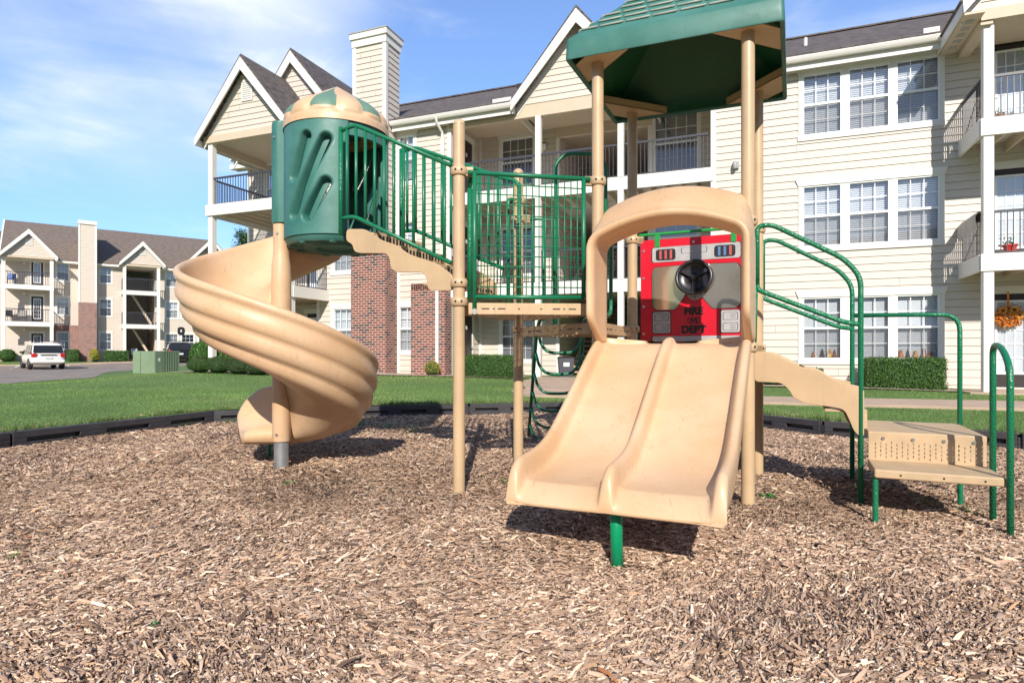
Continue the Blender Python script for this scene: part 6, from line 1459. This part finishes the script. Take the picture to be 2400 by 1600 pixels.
# pots and chairs on balconies
def pot(p, mat, label, s=1.0):
    o = thing('flower_pot', label, 'flower pot', p); m = MB(); m.lathe([(.07 * s, 0), (.10 * s, .16 * s), (.115 * s, .16 * s), (.115 * s, .19 * s), (.09 * s, .19 * s), (.08 * s, .15 * s), (0, .15 * s)], p, 18); obj('pot', m, mat, o, smooth=True, angle=40)
    n = 60; C_ = np.array(p) + np.array([0, 0, .22 * s]) + RNG.normal(0, .05 * s, (n, 3)); V, C = leaves(C_, np.tile([0, 0, 1.], (n, 1)), .03 * s, np.array((.05, .12, .02)) * RNG.uniform(.5, 1.6, (n, 1)), 1.); fo = tint_tris('foliage', V, C, 'leaf', 4); fo.parent = o; fo.matrix_parent_inverse = Matrix.Translation(-Vector(p))
pot(B1(-.42, 1.15, F3), 'terracotta', 'small terracotta pot on the top right balcony', .9); pot(B1(-.62, 1.2, F3), 'terracotta', 'smaller brown pot beside the terracotta one on the top right balcony', .7)
def patio_chair(B, u, v, z, mat, label, frame_='panel_black', s=1.0, rot=0):
    p = B(u, v, z); o = thing('patio_chair', label, 'chair', p); Q = lambda x, y, zz: (p[0] + (x * math.cos(rot) - y * math.sin(rot)) * s, p[1] + (x * math.sin(rot) + y * math.cos(rot)) * s, p[2] + zz * s)
    m = MB(); m.hexa([Q(x, y, zz) for zz in (.40, .43) for x, y in ((-.25, -.22), (.25, -.22), (.25, .22), (-.25, .22))]); obj('seat', m, mat, o, bevel=.01)
    m = MB(); m.hexa([Q(x, y, zz) for zz, yy in ((.45, .20), (.92, .32)) for x, y in ((-.25, yy), (.25, yy), (.25, yy + .025), (-.25, yy + .025))]); obj('backrest', m, mat, o, bevel=.01)
    for sx_, sy_ in ((-1, -1), (1, -1), (-1, 1), (1, 1)): m = MB(); m.tube([Q(sx_ * .26, sy_ * .24, 0), Q(sx_ * .26, sy_ * .2, .42), ] + ([Q(sx_ * .26, .33, .95)] if sy_ > 0 else [Q(sx_ * .27, -.2, .62)]), .013 * 1.0, 6); obj('leg', m, frame_, o)
patio_chair(B2, -.85, .75, H3, 'blue', 'blue folding chair on the distant top left balcony', rot=A2)
patio_chair(B2, -1.0, .8, H2_, 'door', 'dark patio chair at the left of the distant middle balcony', rot=A2 + .3); patio_chair(B2, -.25, .8, H2_, 'door', 'dark patio chair near the door of the distant middle balcony', rot=A2 - .2)
pot(B1(-.62, 1.15, F2), 'red_pot', 'red pot behind the rail of the second floor right balcony', 1.25)
patio_chair(B1, 12.2, -1.3, F2, 'door', 'dark patio chair on the second floor centre balcony', rot=-.4); patio_chair(B1, 19.3, .6, F3, 'door', 'dark patio chair on the top left porch balcony', rot=.2)
patio_chair(B2, 7.4, .5, H1, 'galv', 'metal chair under the distant stair porch', rot=A2)
# autumn figures on the ground floor window sills
pal_ = ['orange', 'brown', 'orange2', 'terracotta']
sp = [(1907, 'leftmost orange figure'), (1928, 'dark hatted figure'), (1945, 'orange and brown figure'), (1957, 'right-hand orange figure')]
for i, (px, lab) in enumerate(sp + [(2113, 'dark pointed figure'), (2130, 'small orange figure'), (2148, 'tall pumpkin figure'), (2168, 'small dark figure'), (2184, 'bright orange pumpkin figure')]):
    p = Vector(B1(ux(px), -.10, .955)); m = MB(); s = .8 + .4 * ((i * 7) % 5) / 5
    m.lathe([(.02, 0), (.055 * s, .02), (.065 * s, .06 * s), (.05 * s, .10 * s), (.03 * s, .12 * s), (.042 * s, .15 * s), (.03 * s, .19 * s), (.005, .20 * s + (.05 if i % 2 else 0))], tuple(p), 14)
    tag(obj('figurine', m, pal_[i % 4], smooth=True), 'autumn %s on the sill of the %s ground floor window' % (lab, 'left' if i < 4 else 'right'), 'figurine', 'autumn figures on the window sills')
# hanging plant, wind chime
p = Vector(B1(-.98, 1.15, 8.3)); hp = thing('hanging_plant', 'trailing green plant hanging from the top right porch ceiling', 'hanging plant', tuple(p)); m = MB()
for k_ in range(3): t_ = k_ * 2.09; m.tube([tuple(p), (p.x + .1 * math.cos(t_), p.y + .1 * math.sin(t_), p.z - .55)], .004, 5)
m.lathe([(.03, -.66), (.10, -.62), (.115, -.54), (.10, -.54), (0, -.56)], tuple(p), 16); obj('basket', m, 'door', hp, smooth=True)
n = 240; C_ = np.array(list(p)) + np.stack([RNG.normal(0, .08, n), RNG.normal(0, .08, n), -.55 - np.abs(RNG.normal(0, .28, n))], 1); V, C = leaves(C_, np.tile([0, -1., .3], (n, 1)), .03, np.array((.07, .17, .04)) * RNG.uniform(.6, 1.5, (n, 1)), .8); fo = tint_tris('foliage', V, C, 'leaf', 4); fo.parent = hp; fo.matrix_parent_inverse = Matrix.Translation(-p)
# ================================================================ LIGHT AND SKY
EL = 31.0
w = bpy.data.worlds.new('World'); sc.world = w; w.use_nodes = True; nt = w.node_tree; nt.nodes.clear()
def wn_(typ, **k):
    n = nt.nodes.new(typ)
    for a, v in k.items(): setattr(n, a, v)
    return n
sky = wn_('ShaderNodeTexSky', sky_type='NISHITA', sun_disc=False, sun_elevation=R(EL), sun_rotation=R(180.7), air_density=1.0, dust_density=.6, ozone_density=1.6)
tc = wn_('ShaderNodeTexCoord'); L_ = nt.links.new
def vdot(v):
    d = wn_('ShaderNodeVectorMath', operation='DOT_PRODUCT'); d.inputs[1].default_value = tuple(Vector(v).normalized()); L_(tc.outputs['Generated'], d.inputs[0]); return d.outputs['Value']
def mrange(s, a, b, c, d):
    m = wn_('ShaderNodeMapRange', interpolation_type='SMOOTHSTEP'); L_(s, m.inputs[0])
    for i, q in enumerate((a, b, c, d)): m.inputs[i + 1].default_value = q
    return m.outputs[0]
def wmath(op, a, b):
    m = wn_('ShaderNodeMath', operation=op)
    for i, q in enumerate((a, b)):
        if isinstance(q, (int, float)): m.inputs[i].default_value = q
        else: L_(q, m.inputs[i])
    return m.outputs[0]
def cloud(scale, stretch, loc, rot, detail, rough, dist=.3):
    mp = wn_('ShaderNodeMapping'); mp.inputs['Scale'].default_value = stretch; mp.inputs['Location'].default_value = loc; mp.inputs['Rotation'].default_value = rot; L_(tc.outputs['Generated'], mp.inputs[0])
    n = wn_('ShaderNodeTexNoise'); n.inputs['Scale'].default_value = scale; n.inputs['Detail'].default_value = detail; n.inputs['Roughness'].default_value = rough; n.inputs['Distortion'].default_value = dist; L_(mp.outputs[0], n.inputs[0]); return n.outputs[0]
hs = wn_('ShaderNodeHueSaturation'); hs.inputs['Saturation'].default_value = 1.12; hs.inputs['Value'].default_value = 1.0; L_(sky.outputs[0], hs.inputs['Color'])
# added sky gain: brighter ahead of the camera, dimmed behind to cut fill light
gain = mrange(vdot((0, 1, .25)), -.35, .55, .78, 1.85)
tint = wn_('ShaderNodeVectorMath', operation='MULTIPLY'); tint.inputs[1].default_value = (.64, .80, 1.03); L_(hs.outputs[0], tint.inputs[0])
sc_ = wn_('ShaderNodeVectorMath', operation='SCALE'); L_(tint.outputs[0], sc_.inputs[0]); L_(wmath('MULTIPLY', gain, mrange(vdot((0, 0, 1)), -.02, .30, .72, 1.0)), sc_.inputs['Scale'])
big = cloud(1.25, (1, 1, 1.8), (.4, .1, .3), (0, R(14), 0), 7, .50, .25)
fine = cloud(3.4, (1, 1, 3.4), (1.2, 0, 2.0), (0, R(-16), R(8)), 8, .56, .4)
bank = mrange(vdot((-.60, 1, .66)), .945, .998, 0, 1)
wisp = mrange(vdot((-.16, 1, .40)), .985, 1.0, 0, .0)
f1 = wmath('MULTIPLY', bank, mrange(wmath('ADD', wmath('MULTIPLY', big, .75), wmath('MULTIPLY', fine, .25)), .36, .68, .0, .80))
f2 = wmath('MULTIPLY', mrange(fine, .46, .80, 0, .42), mrange(vdot((-.3, 1, .6)), .3, .98, .2, 1))
fac = wmath('MINIMUM', wmath('ADD', wmath('ADD', f1, f2), .10), .95)
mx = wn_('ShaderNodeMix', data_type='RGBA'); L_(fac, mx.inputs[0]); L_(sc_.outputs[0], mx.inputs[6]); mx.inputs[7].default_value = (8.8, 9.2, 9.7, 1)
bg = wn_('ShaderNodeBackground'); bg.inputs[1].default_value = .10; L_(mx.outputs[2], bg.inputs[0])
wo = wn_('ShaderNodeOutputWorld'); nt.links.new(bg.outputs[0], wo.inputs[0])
su = bpy.data.lights.new('sun', 'SUN'); su.energy = 4.3; su.angle = R(.5); su.color = (1, .94, .845); so = bpy.data.objects.new('sun', su); COL.objects.link(so); so.rotation_euler = (R(90 - EL), 0, R(.7))
sc.view_settings.view_transform = 'Standard'; sc.view_settings.look = 'None'; sc.view_settings.exposure = .36; sc.view_settings.gamma = 1; sc.view_settings.use_curve_mapping = False
sc.cycles.max_bounces = 8; sc.cycles.transparent_max_bounces = 16; sc.cycles.diffuse_bounces = 4
